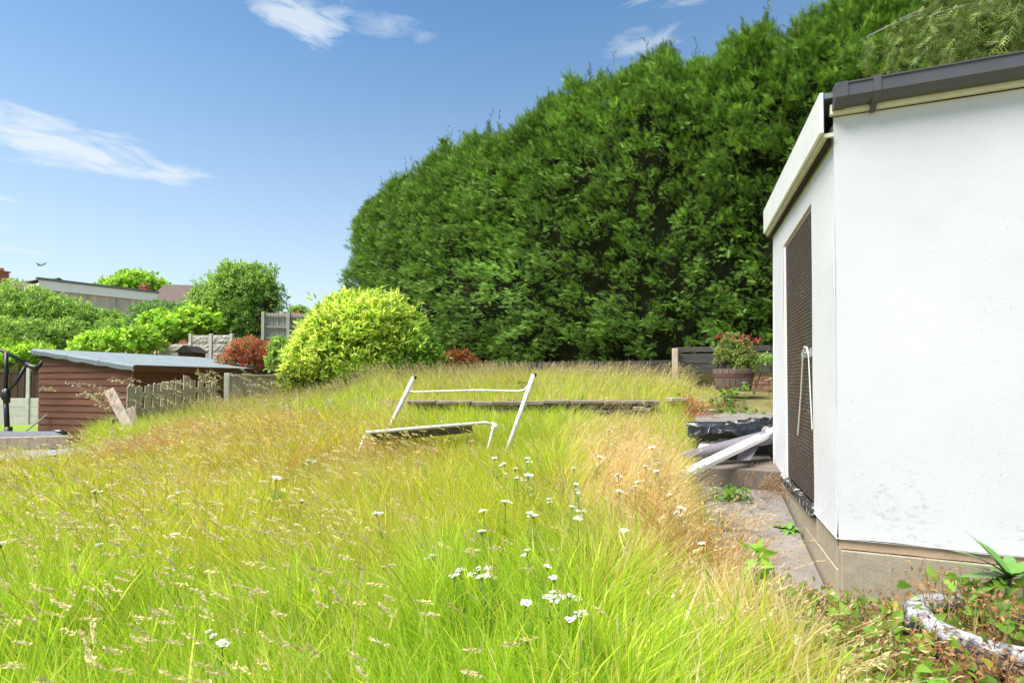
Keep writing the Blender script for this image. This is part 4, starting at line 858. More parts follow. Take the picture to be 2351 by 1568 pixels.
# stick, dark bundle, mesh-topped frame and grey coping at the left edge
tag(MB().tube([P(40, 1005, 11.2), P(104, 955, 11.4), P(108, 952, 11.4)], 0.018, 6).build('stick', M['pale_wood']), 'thin wooden stick leaning against the left end of the brown shed', 'stick')
tag(MB().tube([P(112, 998, 10.7), P(124, 992, 10.7), P(140, 993, 10.7), P(152, 996, 10.7)], [0.03, 0.07, 0.07, 0.03], 8).build('black_bundle', M['bag'], smooth=True), 'small black plastic bundle at the foot of the brown shed', 'bag')
fr = [P(-140, 1012, 7.9), P(-60, 1052, 6.6), P(146, 1012, 7.2), P(60, 1001, 8.6)]
zf = 0.40
fr = [Vector((v.x, v.y, zf)) for v in (P(-150, 1040, 6.5), P(143, 1012, 6.9), P(120, 1004, 7.7), P(-150, 1004, 7.7))]
t = thing('mesh_frame', 'weathered timber frame with grey wire mesh top at the left edge', 'cold frame', (sum(fr, Vector()) / 4).to_2d().to_3d() + UP * -0.2)
MB().bar(fr[0], fr[1] + Vector((.1, .012, 0)), 0.06, 0.17).build('front_beam', M['grey_wood'], t, bevel=0.008)
MB().bar(fr[3], fr[2], 0.05, 0.10).build('back_beam', M['dark_wood'], t, bevel=0.008)
MB().bar(fr[1], fr[2], 0.06, 0.10).build('end_beam', M['grey_wood'], t, bevel=0.008)
for k in (0.25, 0.55, 0.8): MB().bar(fr[0].lerp(fr[1], k), fr[3].lerp(fr[2], k), 0.04, 0.06).build('cross_bar', M['dark_wood'], t)
mb = MB()
for k in range(70): q = k / 69; mb.bar(fr[0].lerp(fr[1], q) + UP * .09, fr[3].lerp(fr[2], q) + UP * .06, 0.006, 0.006)
for k in range(16): q = k / 15; mb.bar(fr[0].lerp(fr[3], q) + UP * (.09 - .03 * q), fr[1].lerp(fr[2], q) + UP * (.09 - .03 * q), 0.006, 0.006)
mb.build('wire_mesh', M['mesh_grey'], t, kind='stuff')
for p in fr: MB().box((p.x + (0.05 if p.x < -7 else -0.05), p.y, 0.06), (0.07, 0.07, 0.6)).build('leg', M['dark_wood'], t)
# long grey board lying along the lawn edge
g0, g1, g2, g3 = P(-20, 1062, 5.9), P(230, 1031, 6.5), P(235, 1022, 6.65), P(-20, 1043, 6.2)
tag(MB().add([g0, g1, g2, g3] + [v - UP * 0.05 for v in (g0, g1, g2, g3)], [(0, 1, 2, 3), (7, 6, 5, 4), (0, 1, 5, 4), (1, 2, 6, 5), (2, 3, 7, 6), (3, 0, 4, 7)]).build('grey_board', M['grey_board'], bevel=0.006), 'long flat grey board lying under the mesh frame at the lawn edge', 'board')
# pale stone edging at the lawn's left edge
ea, eb = hit(190, 1052, 0.10), hit(400, 1012, 0.10)
t = thing('stone_edging', 'row of pale edging stones half buried at the lawn edge below the red grass', 'edging', (ea + eb) / 2)
for k in range(9):
    p = ea.lerp(eb, (k + .5) / 9); MB().box(p - UP * 0.03, ((eb - ea).length / 9 * .92, 0.15, 0.16), Matrix.Rotation(math.atan2(eb.y - ea.y, eb.x - ea.x) + random.uniform(-.05, .05), 3, 'Z'), 0.008).build('stone', M['stone'], t, bevel=0.01)

# ------------------------------------------------------------------ old picket fence
pf = thing('picket_fence', 'old weathered picket fence with broken tops in front of the shed', 'fence', P(460, 940, 9))
a0, a1 = P(292, 985, 7.7), P(500, 960, 9.3); k0, k1 = Vector((a0.x, a0.y, 0)), Vector((a1.x, a1.y, 0))
tops = [880, 884, 882, 878, 876, 874, 873, 864, 870, 872, 872, 873]
widths = 12
def picket(p, zb, ztop, wd, yaw, lean, m, jag=0.03, th=0.02):
    n_ = 5; u = Vector((math.cos(yaw), math.sin(yaw), 0)); v = Vector((-u.y, u.x, 0)); fr_, bk = [], []
    for i in range(n_ + 1):
        q = i / n_ - .5
        fr_.append((p + u * (q * wd) + UP * zb, p + u * (q * wd + lean) + UP * (ztop - random.uniform(0, jag))))
    vs_ = [a for a, b in fr_] + [b for a, b in fr_] ; k = len(vs_); vs_ += [q + v * th for q in vs_]; fs_ = []
    for i in range(n_):
        fs_ += [(i, i + 1, n_ + 2 + i, n_ + 1 + i), (k + i + 1, k + i, k + n_ + 1 + i, k + n_ + 2 + i), (n_ + 1 + i, n_ + 2 + i, k + n_ + 2 + i, k + n_ + 1 + i)]
    fs_ += [(0, n_ + 1, k + n_ + 1, k), (n_, k + n_, k + 2 * n_ + 1, 2 * n_ + 1)]
    return MB().add(vs_, fs_).build('picket', m, pf)
yaw = math.atan2(k1.y - k0.y, k1.x - k0.x)
for k in range(12):
    q = (k + .3) / 12; p = k0.lerp(k1, q); dpt = p.y; px = 1175.5 + p.x / p.y * 1150
    ztop = CAM[2] + (872 - tops[k]) / 1150 * dpt
    if k in (10,): ztop -= 0.12
    if k == 7: ztop += 0.03
    picket(p, 0.35, ztop, (k1 - k0).length / 12 * random.uniform(.68, .86), yaw, random.uniform(-.02, .02), M['grey_wood'], 0.06 if k in (0, 1, 7) else 0.03)
for z in (0.75, 1.0): MB().bar(k0 + UP * z + Vector((0, .05, 0)), k1 + UP * (z + .1) + Vector((0, .05, 0)), 0.04, 0.07).build('rail', M['grey_wood'], pf)
# second run with a capping rail
b0, b1 = P(530, 950, 9.5), P(680, 930, 10.6); b0.z = b1.z = 0
MB().box(P(523, 905, 9.5) + Vector((0, 0, -.1)), (0.11, 0.09, 1.0)).build('post', M['pale_wood'], pf, bevel=0.01)
zt0, zt1 = P(530, 862, 9.5).z, P(680, 863, 10.6).z
for k in range(13):
    q = (k + .5) / 13; p = b0.lerp(b1, q); picket(p, 0.45, zt0 + (zt1 - zt0) * q - 0.02, (b1 - b0).length / 13 * .93, math.atan2(b1.y - b0.y, b1.x - b0.x), 0, M['grey_wood'], 0.004)
MB().bar(b0 + UP * zt0, b1 + UP * zt1, 0.10, 0.045).build('cap_rail', M['pale_wood'], pf, bevel=0.005)
# leaning loose boards
u = P(250, 895, 7.4); v = P(312, 1012, 7.2)
dl = MB().bar(u, v, 0.135, 0.022, up=(0.2, -1, 0.2)).build('leaning_board', M['grey_wood'], bevel=0.003)
tag(dl, 'loose weathered board leaning left of the picket fence', 'board')
tag(MB().bar(P(256, 968, 7.3), P(284, 958, 7.5), 0.02, 0.07, up=(0, 0, 1)).build('broken_rail', M['pale_wood'], bevel=0.004), 'short broken rail stub sticking out behind the leaning board', 'board')
tag(MB().bar(P(318, 1005, 7.5), P(300, 935, 7.6), 0.12, 0.02, up=(0, -1, 0)).build('leaning_board', M['grey_wood'], bevel=0.003), 'dark weathered board propped against the first broken picket', 'board')

# ------------------------------------------------------------------ terrace wall, timber wall behind
tws = thing('terrace_wall', 'low dry stone and brick terrace wall across the middle of the lawn', 'wall', (0.2, 7.0, 0.7))
x = -1.45
while x < 1.75:
    ln = random.uniform(0.2, 0.52); MB().box((x + ln / 2, 6.985, 0.935 + random.uniform(-.012, .012) + (0.01 if x > 0.8 else 0)), (ln - .012, 0.24, 0.045), Matrix.Rotation(random.uniform(-.02, .02), 3, 'Z'), 0.006).build('coping_stone', M['coping'], tws, bevel=0.006); x += ln
for r_ in range(3):
    x = -1.4 + r_ * 0.07
    while x < 1.70:
        ln = random.uniform(0.17, 0.26); MB().box((x + ln / 2, 7.0 + random.uniform(-.01, .01), 0.885 - r_ * 0.074), (ln - .014, 0.17, 0.062), Matrix.Rotation(random.uniform(-.03, .03), 3, 'Z'), 0.006).build('brick', M['grey_stone'], tws, bevel=0.005); x += ln
for (px, py, w_, m_, lb) in ((1555, 917, 0.24, 'stone', 'pale broken slab lying on the terrace edge by the red weeds'), (1490, 925, 0.20, 'grey_stone', 'small grey slab at the right end of the terrace wall'), (1470, 938, 0.22, 'grey_stone', 'tumbled grey stone fallen below the end of the terrace wall')):
    p = P(px, py, 6.9); tag(MB().box(p, (w_, 0.2, 0.05), Matrix.Rotation(random.uniform(-.2, .2), 3, 'Z'), 0.012).build('loose_stone', M[m_], bevel=0.008), lb, 'stone')
tb = thing('timber_wall', 'retaining wall of old dark timber sleepers at the foot of the hedge', 'retaining wall', (3.13, 9.5, 1.1))
pA, pB, pC = Vector((-0.9, 12.93, 0)), Vector((3.13, 9.5, 0)), Vector((7.6, 7.75, 0))
def sleepers(a, b, n_, zs, m, zoff=0):
    for i in range(n_):
        p, q = a.lerp(b, i / n_), a.lerp(b, (i + 1) / n_)
        for z, h in zs:
            dz = random.uniform(-.015, .015)
            MB().bar(p + UP * (z + dz + random.uniform(-.01, .01)), q - (q - p).normalized() * 0.012 + UP * (z + dz + random.uniform(-.01, .01)), random.uniform(.09, .11), h - 0.012).build('sleeper', m, tb, bevel=0.008)
sleepers(pA, pB, 3, ((1.17, 0.19), (1.37, 0.19), (1.56, 0.18)), M['dark_wood'])
M['mid_wood'] = mat('grey_old_timber', (0.075, 0.07, 0.06), 0.9, 0.4, 3, 0.5, 25, stretch=(1, 1, 8), col2=(0.05, 0.048, 0.04), thr=0.55, soft=0.1)
sleepers(pB, pC, 3, ((1.46, 0.2), (1.655, 0.19), (1.80, 0.11)), M['mid_wood'])
for p in (pB,): MB().box(p + Vector((-.06, -.1, 1.40)), (0.11, 0.08, 0.88), Matrix.Rotation(-.6, 3, 'Z')).build('post', M['grey_wood'], tb, bevel=0.006)
# lower brick course under the sleepers behind the barrel
bw = thing('brick_edging', 'reddish brick edging under the sleepers right of the barrel', 'edging', pB.lerp(pC, .4) + UP * 1.2)
dB = (pC - pB).normalized(); 
for r_ in range(4):
    for k in range(14):
        p = pB + dB * (1.0 + k * 0.222 + (r_ % 2) * .1) + Vector((-.05, -.12, 1.04 + r_ * 0.078))
        MB().box(p, (0.212, 0.1, 0.068), Matrix.Rotation(math.atan2(dB.y, dB.x), 3, 'Z'), 0.003).build('brick', M['old_brick'], bw)

# ------------------------------------------------------------------ barrel planter and flowers
bc = P(1684, 893, 7.8); zb = float(H(bc.x, bc.y)) - 0.01; bc = Vector((bc.x, bc.y, bc.z - 0.02))
bar = thing('barrel_planter', 'half barrel wooden planter with rusty hoop near the end wall', 'planter', bc)
nst = 20; hb = 0.33
for k in range(nst):
    vs_ = []
    for z, r_ in ((0, 0.245), (hb * .5, 0.285), (hb, 0.305)):
        for rr in (r_, r_ - 0.025):
            for a in (2 * math.pi * (k + .03) / nst, 2 * math.pi * (k + .97) / nst): vs_.append(bc + Vector((math.cos(a) * rr, math.sin(a) * rr, z + (random.uniform(-.004, .004) if z else 0))))
    fs_ = []
    for i in (0, 4): fs_ += [(i, i + 1, i + 5, i + 4), (i + 3, i + 2, i + 6, i + 7), (i + 1, i + 3, i + 7, i + 5), (i + 2, i, i + 4, i + 6)]
    fs_ += [(0, 2, 3, 1), (8, 9, 11, 10)]
    MB().add(vs_, fs_).build('stave', M['barrel'], bar)
for z0, z1, ra_, rb_ in ((0.20, 0.26, 0.295, 0.302), (0.03, 0.08, 0.254, 0.262)):
    vs_ = []; fs_ = []; n = 40
    for i in range(n):
        a = 2 * math.pi * i / n; vs_ += [bc + Vector((math.cos(a) * ra_, math.sin(a) * ra_, z0)), bc + Vector((math.cos(a) * rb_, math.sin(a) * rb_, z1))]
    for i in range(n): j = (i + 1) % n; fs_.append((2 * i, 2 * j, 2 * j + 1, 2 * i + 1))
    MB().add(vs_, fs_).build('hoop', M['rust'], bar)
MB().add([bc + Vector((math.cos(2 * math.pi * i / 20) * .28, math.sin(2 * math.pi * i / 20) * .28, hb - .04)) for i in range(20)], [tuple(range(20))]).build('soil', M['soil'], bar)
def flowering(name, label, c, lobes, nl, nf):
    t = shrub(name, label, 'plant', c, lobes, nl, 0.045, 0.024, [(0.16, 0.24, 0.06), (0.24, 0.32, 0.08), (0.30, 0.33, 0.10)], (.4, .35, .25), k=5, fill=0.5, lump=0.35, stems=9, spread=0.9)
    p, nn = crown_points(lobes, nf, 0.1, 0.3); p[:, 2] += 0.03; p[: nf // 2, 2] = np.maximum(p[: nf // 2, 2], c[2] + 0.42 + rng.uniform(0, .14, nf // 2)); k = 4; P_ = np.repeat(p, k, 0) + rng.normal(0, 0.012, (nf * k, 3))
    v, f, c_ = template(LEAF_V, LEAF_F, P_, rand_dir(nf * k), rand_dir(nf * k), rng.uniform(0.02, 0.04, nf * k), pick([(0.50, 0.05, 0.07), (0.55, 0.13, 0.12), (0.62, 0.32, 0.30)], nf * k, (.5, .35, .15)), rng.uniform(0.02, 0.035, nf * k))
    mesh_np('flowers', v, [f], c_, M['petal'], t, kind='stuff')
bx, by, bz = bc
flowering('salvia_plant', 'red flowering salvia growing out of the wooden barrel', (bx, by, bz + .3), [((bx + .05, by, bz + .55), (.22, .2, .3)), ((bx + .12, by - .1, bz + .38), (.2, .18, .26)), ((bx - .12, by, bz + .5), (.15, .15, .2)), ((bx - .02, by + .05, bz + .72), (.11, .11, .17))], 1000, 120)
shrub('seedling_clump', 'weedy green seedlings against the sleepers right of the barrel', 'plant', (bx + .75, by + .5, bz), [((bx + .75, by + .5, bz + .45), (.22, .15, .12))], 90, 0.05, 0.03, G1, (.4, .3, .3), k=4, stems=2)

# ------------------------------------------------------------------ old bench frame
bf = thing('bench_frame', 'collapsed old garden seat frame of white painted tube standing in the grass', 'garden seat', P(1030, 1000, 5.5))
for (ax_, ay, bx_, by_, d0, d1) in ((950, 866, 880, 1012, 5.75, 5.62), (1225, 860, 1158, 1052, 5.42, 5.25)):
    a, b = P(ax_, ay, d0), P(bx_, by_, d1); b = a + (b - a) * 1.12
    pst = MB().tube([a, a.lerp(b, .5), b], 0.024, 10).build('post', M['paint_pipe'], bf, smooth=True)
    MB().tube([a + (a - b).normalized() * -.01 + Vector((.012, 0, -.01)), a + (a - b).normalized() * 0.012 + Vector((.012, 0, -.0))], 0.021, 8).build('end_plug', M['gap'], pst)
MB().tube([P(934, 888, 5.73), P(938, 897, 5.72), P(950, 900, 5.71), P(1020, 898, 5.65), P(1090, 896, 5.58), P(1150, 897, 5.50), P(1192, 898, 5.47), P(1204, 895, 5.45), P(1210, 887, 5.43)], 0.011, 8).build('back_rail', M['paint_pipe'], bf, smooth=True)
sa, sb = P(840, 993, 5.15), P(1095, 972, 5.35)
MB().tube([sa, sa.lerp(sb, .5), sb, P(1115, 970, 5.36), P(1132, 976, 5.34)], [0.02, 0.02, 0.018, 0.018, 0.018], 10).build('seat_rail', mat('dull_white_paint', (0.52, 0.53, 0.47), 0.6, 0.2, 12, 0.2, 60, col2=(0.14, 0.12, 0.10), thr=0.63, soft=0.05), bf, smooth=True)
# dark slatted seat hanging from the front rail
sm = mat('dark_seat_slat', (0.085, 0.075, 0.06), 0.85, 0.3, 12, 0.3, 50)
for k in range(5):
    o_ = Vector((0.0, 0.045 * k + .02, -0.018 - 0.022 * k)); MB().bar(sa + o_ + Vector((.05, 0, 0)), sb + o_ - Vector((.06, 0, 0)), 0.042, 0.012, up=(0, .4, 1)).build('slat', sm, bf)
MB().tube([P(838, 1000, 5.14), P(826, 1030, 5.08), P(812, 1066, 5.0), P(806, 1085, 4.97)], [0.012, 0.012, 0.01, .01], 8).build('leg', M['paint_pipe'], bf, smooth=True)
MB().tube([P(1133, 974, 5.34), P(1131, 990, 5.33), P(1122, 1022, 5.3), P(1118, 1045, 5.28)], [0.02, 0.016, 0.013, 0.012], 8).build('leg', M['paint_pipe'], bf, smooth=True)
MB().tube([P(1128, 972, 5.36), P(1138, 976, 5.34), P(1141, 986, 5.33)], [0.018, 0.024, 0.014], 8).build('joint', M['paint_pipe'], bf, smooth=True)

# ------------------------------------------------------------------ rubbish on the steps
def cloth(name, m, corners, nu, nv, amp, seed, freq=4, ridge=False, th=0.0):
    c = [np.array(v) for v in corners]; vs_ = []; fs_ = []
    for j in range(nv + 1):
        for i in range(nu + 1):
            u, v = i / nu, j / nv; p = (c[0] * (1 - u) + c[1] * u) * (1 - v) + (c[3] * (1 - u) + c[2] * u) * v
            uu_, vv_ = u * freq * .8 + v * 1.3, v * freq * .7 - u * 1.7
            wx_ = float(fbm(np.array([uu_ * .7, vv_ * .7, 3.3]), seed + 9, 2)); n1 = float(fbm(np.array([uu_ + 2.2 * wx_, vv_ - 1.8 * wx_, seed * 1.7]), seed, 4)); r_ = 1 - abs(2 * n1 - 1) * 2 if ridge else n1 - .5
            vs_.append(p + np.array([0, 0, 1]) * r_ * amp + np.array([0, -1, 0]) * r_ * amp * .4)
    for j in range(nv):
        for i in range(nu): a = j * (nu + 1) + i; fs_.append((a, a + 1, a + nu + 2, a + nu + 1))
    return MB().add(vs_, fs_).build(name, m, smooth=True)
bs = cloth('black_sheet', M['bag'], [P(1580, 1012, 5.30), P(1800, 1006, 5.2), P(1800, 974, 5.85), P(1572, 982, 5.9)], 70, 36, 0.10, 4, 4, True)
tag(bs, 'crumpled black plastic sheet lying over the concrete steps', 'plastic sheet')
tag(cloth('white_rag', M['rag'], [P(1598, 1036, 5.05), P(1690, 1028, 5.1), P(1700, 1005, 5.4), P(1610, 1012, 5.4)], 24, 14, 0.07, 9, 5), 'crumpled white cloth between the black sheet and the plastic channel', 'rag')
# mauve-grey curled plastic sheet
def curl():
    a, b = P(1562, 1050, 4.85), P(1760, 1005, 5.1); d = (b - a).normalized(); s_ = d.cross(UP).normalized(); u_ = s_.cross(d); vs_ = []; fs_ = []
    for i in range(17):
        q = i / 16; c = a.lerp(b, q); r_ = 0.045 + 0.05 * q
        for j in range(10): g_ = -0.3 + 3.2 * j / 9; vs_.append(c + s_ * math.cos(g_) * r_ + u_ * (math.sin(g_) * r_ - .02 * q))
    for i in range(16):
        for j in range(9): k = i * 10 + j; fs_.append((k, k + 1, k + 11, k + 10))
    mb = MB().add(vs_, fs_)
    e = [P(1690, 1058, 4.75), P(1722, 1056, 4.75), P(1745, 1020, 5.0), P(1700, 1020, 5.0)]
    mb.add(e, [(0, 1, 2, 3)])
    return mb.build('curled_sheet', M['purple'], smooth=True)
tag(curl(), 'curled mauve-grey plastic sheet under the white plastic channel', 'plastic sheet')
ca_, cb_ = P(1538, 1106, 4.25), P(1790, 985, 5.2); cb_ = cb_ + (cb_ - ca_) * 0.12
chn = MB().extrude([(-.05, 0), (-.05, .022), (-.042, .034), (-.018, .034), (-.014, .024), (.012, .024), (.016, .036), (.044, .036), (.052, .022), (.052, -.012), (.044, -.012), (.040, .012), (-.040, .010)], ca_, cb_, (cb_ - ca_).cross(UP).normalized(), (cb_ - ca_).cross(UP).normalized().cross((cb_ - ca_).normalized())).build('plastic_channel', M['plastic_white'])
tag(chn, 'long white ribbed plastic channel leaning on the steps by the white wall', 'plastic trim')

# ------------------------------------------------------------------ tyre planter
TC = Vector((2.10, 2.20, 0.0)); ty = thing('tyre_planter', 'old tyre daubed with white paint used as a planter by the wall', 'tyre', TC)
pr = [(0.20, 0.035), (0.215, 0.012), (0.25, 0.0), (0.30, 0.012), (0.318, 0.04), (0.322, 0.06), (0.314, 0.066), (0.322, 0.072), (0.324, 0.095), (0.316, 0.10), (0.324, 0.106), (0.322, 0.135), (0.314, 0.14), (0.318, 0.15), (0.30, 0.18), (0.25, 0.195), (0.215, 0.182), (0.20, 0.158), (0.208, 0.15), (0.24, 0.165), (0.295, 0.13), (0.30, 0.06), (0.24, 0.03)]
n = 96; vs_ = []; fs_ = []; k = len(pr)
for i in range(n):
    a = 2 * math.pi * i / n
    for r_, z in pr:
        rr = r_ - (0.006 if (i % 4 == 0 and 0.04 < z < 0.16 and r_ > .31) else 0); vs_.append(TC + Vector((math.cos(a) * rr, math.sin(a) * rr, z + 0.015)))
for i in range(n):
    for j in range(k): a = i * k + j; b = i * k + (j + 1) % k; c = ((i + 1) % n) * k + (j + 1) % k; d_ = ((i + 1) % n) * k + j; fs_.append((a, b, c, d_))
MB().add(vs_, fs_).build('carcass', M['tyre'], ty, smooth=True)
MB().add([TC + Vector((math.cos(2 * math.pi * i / 24) * .25, math.sin(2 * math.pi * i / 24) * .25, .09)) for i in range(24)], [tuple(range(24))]).build('soil', M['soil'], ty)

# ------------------------------------------------------------------ bird
bp_ = P(91, 609, 30); 
bd = MB().add([bp_ + Vector(v) for v in ((-.22, 0, -.03), (.0, -.05, -.05), (.16, 0, -.04), (0, .05, -.05), (.0, 0, .03), (.05, -.32, .10), (.15, -.16, .03), (.16, .34, .26), (.18, .14, .05), (.24, 0, -.02))],
              [(0, 1, 4), (0, 4, 3), (0, 3, 1), (1, 2, 4), (2, 3, 4), (1, 3, 2), (1, 5, 6), (4, 6, 5), (3, 8, 7), (4, 7, 8), (2, 9, 4), (2, 3, 9)]).build('bird', M['bird'])
tag(bd, 'dark bird gliding in the sky above the white-edged roof', 'bird')

# ------------------------------------------------------------------ grass
BL_V = None
def wpath(x, y): return tw(x, y)
def field_ok(x, y):
    t, wv = tw(x, y); xe = np.interp(y, EDGE_Y, EDGE_X)
    ok = (x > xe - 0.15)
    inpath = (wv < 0.60 + 0.14 * vnoise(np.stack([t * 3, t * 0, t * 0], -1), 77)) & (t > -0.25) & (t < 2.0)
    instep = (wv < 0.75) & (t >= 2.0) & (t < 4.4)
    build = (wv < 0.12) & (t > -0.75)
    behind = np.minimum((x - 0.2) * 0.649 + (y - 12) * 0.761, (x - 3.13) * 0.361 + (y - 9.5) * 0.932) > -0.05
    bar_ = np.hypot(x - bc.x, y - bc.y) < 0.55
    landing = (t > 4.3) & (wv < 0.5) & (t < 4.75)
    return ok & ~inpath & ~instep & ~build & ~behind & ~bar_ & ~landing
def gauss(x, y, cx, cy, sx_, sy_): return np.exp(-((x - cx) / sx_) ** 2 - ((y - cy) / sy_) ** 2)
GREEN = np.array([[0.40, 0.56, 0.045], [0.50, 0.64, 0.05], [0.29, 0.47, 0.035], [0.60, 0.65, 0.10]])
STRAW = np.array([[0.74, 0.60, 0.34], [0.66, 0.51, 0.25], [0.78, 0.67, 0.42]])
ORANGE = np.array([[0.72, 0.44, 0.17], [0.76, 0.52, 0.23], [0.66, 0.36, 0.13]])
YELL = np.array([[0.66, 0.60, 0.09], [0.70, 0.58, 0.13]])
def zone(x, y):
    """shares of straw, orange and yellow grass at a place"""
    nz1 = fbm(np.stack([x * 1.3, y * 1.3, x * 0], -1), 31, 3); nz2 = fbm(np.stack([x * 0.9, y * 0.9, x * 0 + 4], -1), 35, 2)
    straw = 0.95 * gauss(x, y, 1.15, 5.05, 0.55, 1.0) + 0.6 * gauss(x, y, 1.05, 4.0, 0.35, 0.9) + 0.75 * gauss(x, y, 0.85, 3.2, 0.42, 1.0) + 0.55 * gauss(x, y, 1.5, 6.3, 0.5, 0.7) + 0.35 * gauss(x, y, -1.2, 4.0, 0.5, 0.35) + 0.65 * gauss(x, y, 1.05, 2.2, 0.30, 0.6)
    straw = straw + 0.03 + 0.22 * sstep(0.52, 0.72, nz1) + np.where(y > 7, 0.22, 0)
    orange = 0.12 * gauss(x, y, -2.0, 4.2, 2.2, .8) + 0.6 * gauss(x, y, 1.12, 3.05, 0.20, 0.35) + 0.75 * gauss(x, y, -3.4, 6.0, 1.3, 0.6) + 0.40 * gauss(x, y, -4.4, 5.2, 1.2, 0.6) + 0.30 * gauss(x, y, -1.6, 5.0, 1.4, 0.6)
    yell = 0.35 + 0.4 * sstep(0.45, 0.7, nz2) + 0.5 * gauss(x, y, -2.2, 4.4, 2.0, 0.9)
    yell = yell * sstep(1.4, 3.0, y)
    # keep the strip by the fence and behind the seat green
    gr = 0.85 * gauss(x, y, -3.6, 7.4, 1.7, 0.8) + 0.6 * gauss(x, y, -0.4, 6.3, 1.0, 0.45) + 0.6 * gauss(x, y, 0.0, 2.3, 0.7, 0.8)
    kk = 1 - np.clip(gr, 0, 0.85)
    return np.clip(straw * kk, 0, .95), np.clip(orange * kk, 0, .95), np.clip(yell * kk, 0, .8)
def hfac(x, y):
    """how tall the growth stands at a place, 1 = knee high"""
    f = 1 - 0.30 * sstep(5.7, 6.3, y) * sstep(7.06, 6.98, y) * sstep(-2.6, -1.6, x)
    f = f * np.where(y > 7.02, np.where(x > -2.6, 0.45 + 0.55 * sstep(7.05, 8.2, y), 0.8), 1)
    f = f * (1 - 0.62 * sstep(-3.9, -4.6, x) * sstep(4.6, 5.4, y) * sstep(7.2, 6.6, y))
    t, wv = tw(x, y)
    f = f * (1 - 0.60 * sstep(0.10, -0.10, t) * sstep(1.0, 1.3, x))
    f = f * (1 - 0.6 * sstep(4.3, 4.6, t) * sstep(1.0, 0.7, wv)) * (1 - 0.45 * np.exp(-((x + 0.6) / 0.9) ** 2 - ((y - 5.0) / 0.5) ** 2)) * (1 - 0.6 * np.exp(-((x + 1.5) / 0.35) ** 2 - ((y - 4.75) / 0.5) ** 2))
    f = f * (1 - 0.35 * sstep(1.0, 0.75, wv) * sstep(-0.2, 0.1, t))
    return f
def height_at(x, y):
    h = 0.22 + 0.20 * fbm(np.stack([x * 1.7, y * 1.7, x * 0 + 2], -1), 51, 2)
    h = h * (1 + 0.25 * sstep(3.2, 2.0, y)) * (0.62 + 0.76 * vnoise(np.stack([x * 3.1, y * 3.1, x * 0 + 8], -1), 57))
    h = h * (1 - 0.5 * gauss(x, y, 1.15, 5.1, 0.5, 0.9)) * (1 - 0.3 * gauss(x, y, 1.3, 6.2, 0.6, 0.8))
    return h * hfac(x, y)
def blades(name, bands, wscale=1.0):
    parts = []
    for (y0, y1, x0, x1, dens, wd, seg) in bands:
        n = int((y1 - y0) * (x1 - x0) * dens); y = rng.uniform(y0, y1, n); x = rng.uniform(x0, x1, n)
        keep = field_ok(x, y) & (np.abs(x) < 1.2 * y + 1.6); x, y = x[keep], y[keep]
        cl = vnoise(np.stack([x * 9, y * 9, x * 0], -1), 61)
        keep = rng.uniform(size=len(x)) < 0.45 + 0.75 * cl; x, y = x[keep], y[keep]; n = len(x)
        z = H(x, y); h = height_at(x, y) * rng.uniform(0.55, 1.25, n)
        s_, o_, ye = zone(x, y); r1 = rng.uniform(size=n)
        cols = GREEN[rng.integers(0, 4, n)]
        cols = np.where((rng.uniform(size=n) < ye)[:, None], YELL[rng.integers(0, 2, n)] * .55 + cols * .45, cols)
        cols = np.where((r1 < s_)[:, None], STRAW[rng.integers(0, 3, n)], cols); cols = np.where(((r1 >= s_) & (r1 < s_ + o_))[:, None], ORANGE[rng.integers(0, 3, n)], cols)
        cols = cols * rng.uniform(0.8, 1.15, (n, 1))
        wx = np.where(x < 0.4, -0.24, 0.22) + 0.55 * (fbm(np.stack([x * 1.7, y * 1.7, x * 0], -1), 71, 2) - .5) * 2
        lay = 1 + 1.6 * gauss(x, y, 1.15, 5.1, 0.5, 0.9) + 0.7 * gauss(x, y, 0.8, 3.0, 0.4, 0.9)
        a = rng.uniform(0, 2 * np.pi, n); ln = rng.uniform(0.05, 0.75, n) ** 1.2
        L2 = np.stack([wx * rng.uniform(0.3, 1.3, n) * lay + np.cos(a) * ln, -0.08 + np.sin(a) * ln], 1)
        wa = rng.uniform(0, 2 * np.pi, n); wvx = np.stack([np.cos(wa), np.sin(wa) * .6, wa * 0], 1)
        wv = wd * rng.uniform(0.5, 1.0, n) * np.where(rng.uniform(size=n) < .12, 2.0, 1.0)
        qs_ = np.linspace(0, 1, seg + 1); base = np.stack([x, y, z - 0.02], 1); rings = []
        for q in qs_:
            c = base.copy(); c[:, 2] += h * (q - 0.18 * q * q * np.linalg.norm(L2, axis=1)); c[:, :2] += L2 * (h * q ** 1.8)[:, None]
            if q < 1: wq = wv * (1 - 0.55 * q ** 2); rings += [c - wvx * (wq / 2)[:, None], c + wvx * (wq / 2)[:, None]]
            else: rings.append(c)
        k = 2 * seg + 1; Vv = np.stack(rings, 1).reshape(-1, 3); b = (np.arange(n) * k)[:, None]
        Cc = np.repeat(cols, k, 0)
        qd = np.concatenate([np.array([[2 * j, 2 * j + 1, 2 * j + 3, 2 * j + 2]]) + b for j in range(seg - 1)], 0) if seg > 1 else None
        trf = np.array([[2 * seg - 2, 2 * seg - 1, 2 * seg]]) + b
        if qd is not None: parts.append((Vv, qd, Cc)); parts.append((np.zeros((0, 3)), trf - len(Vv), np.zeros((0, 3))))
        else: parts.append((Vv, trf, Cc))
    V, Fs, Cc = join(parts)
    return tag(mesh_np(name, V, Fs, Cc, M['grass'], kind='stuff'))
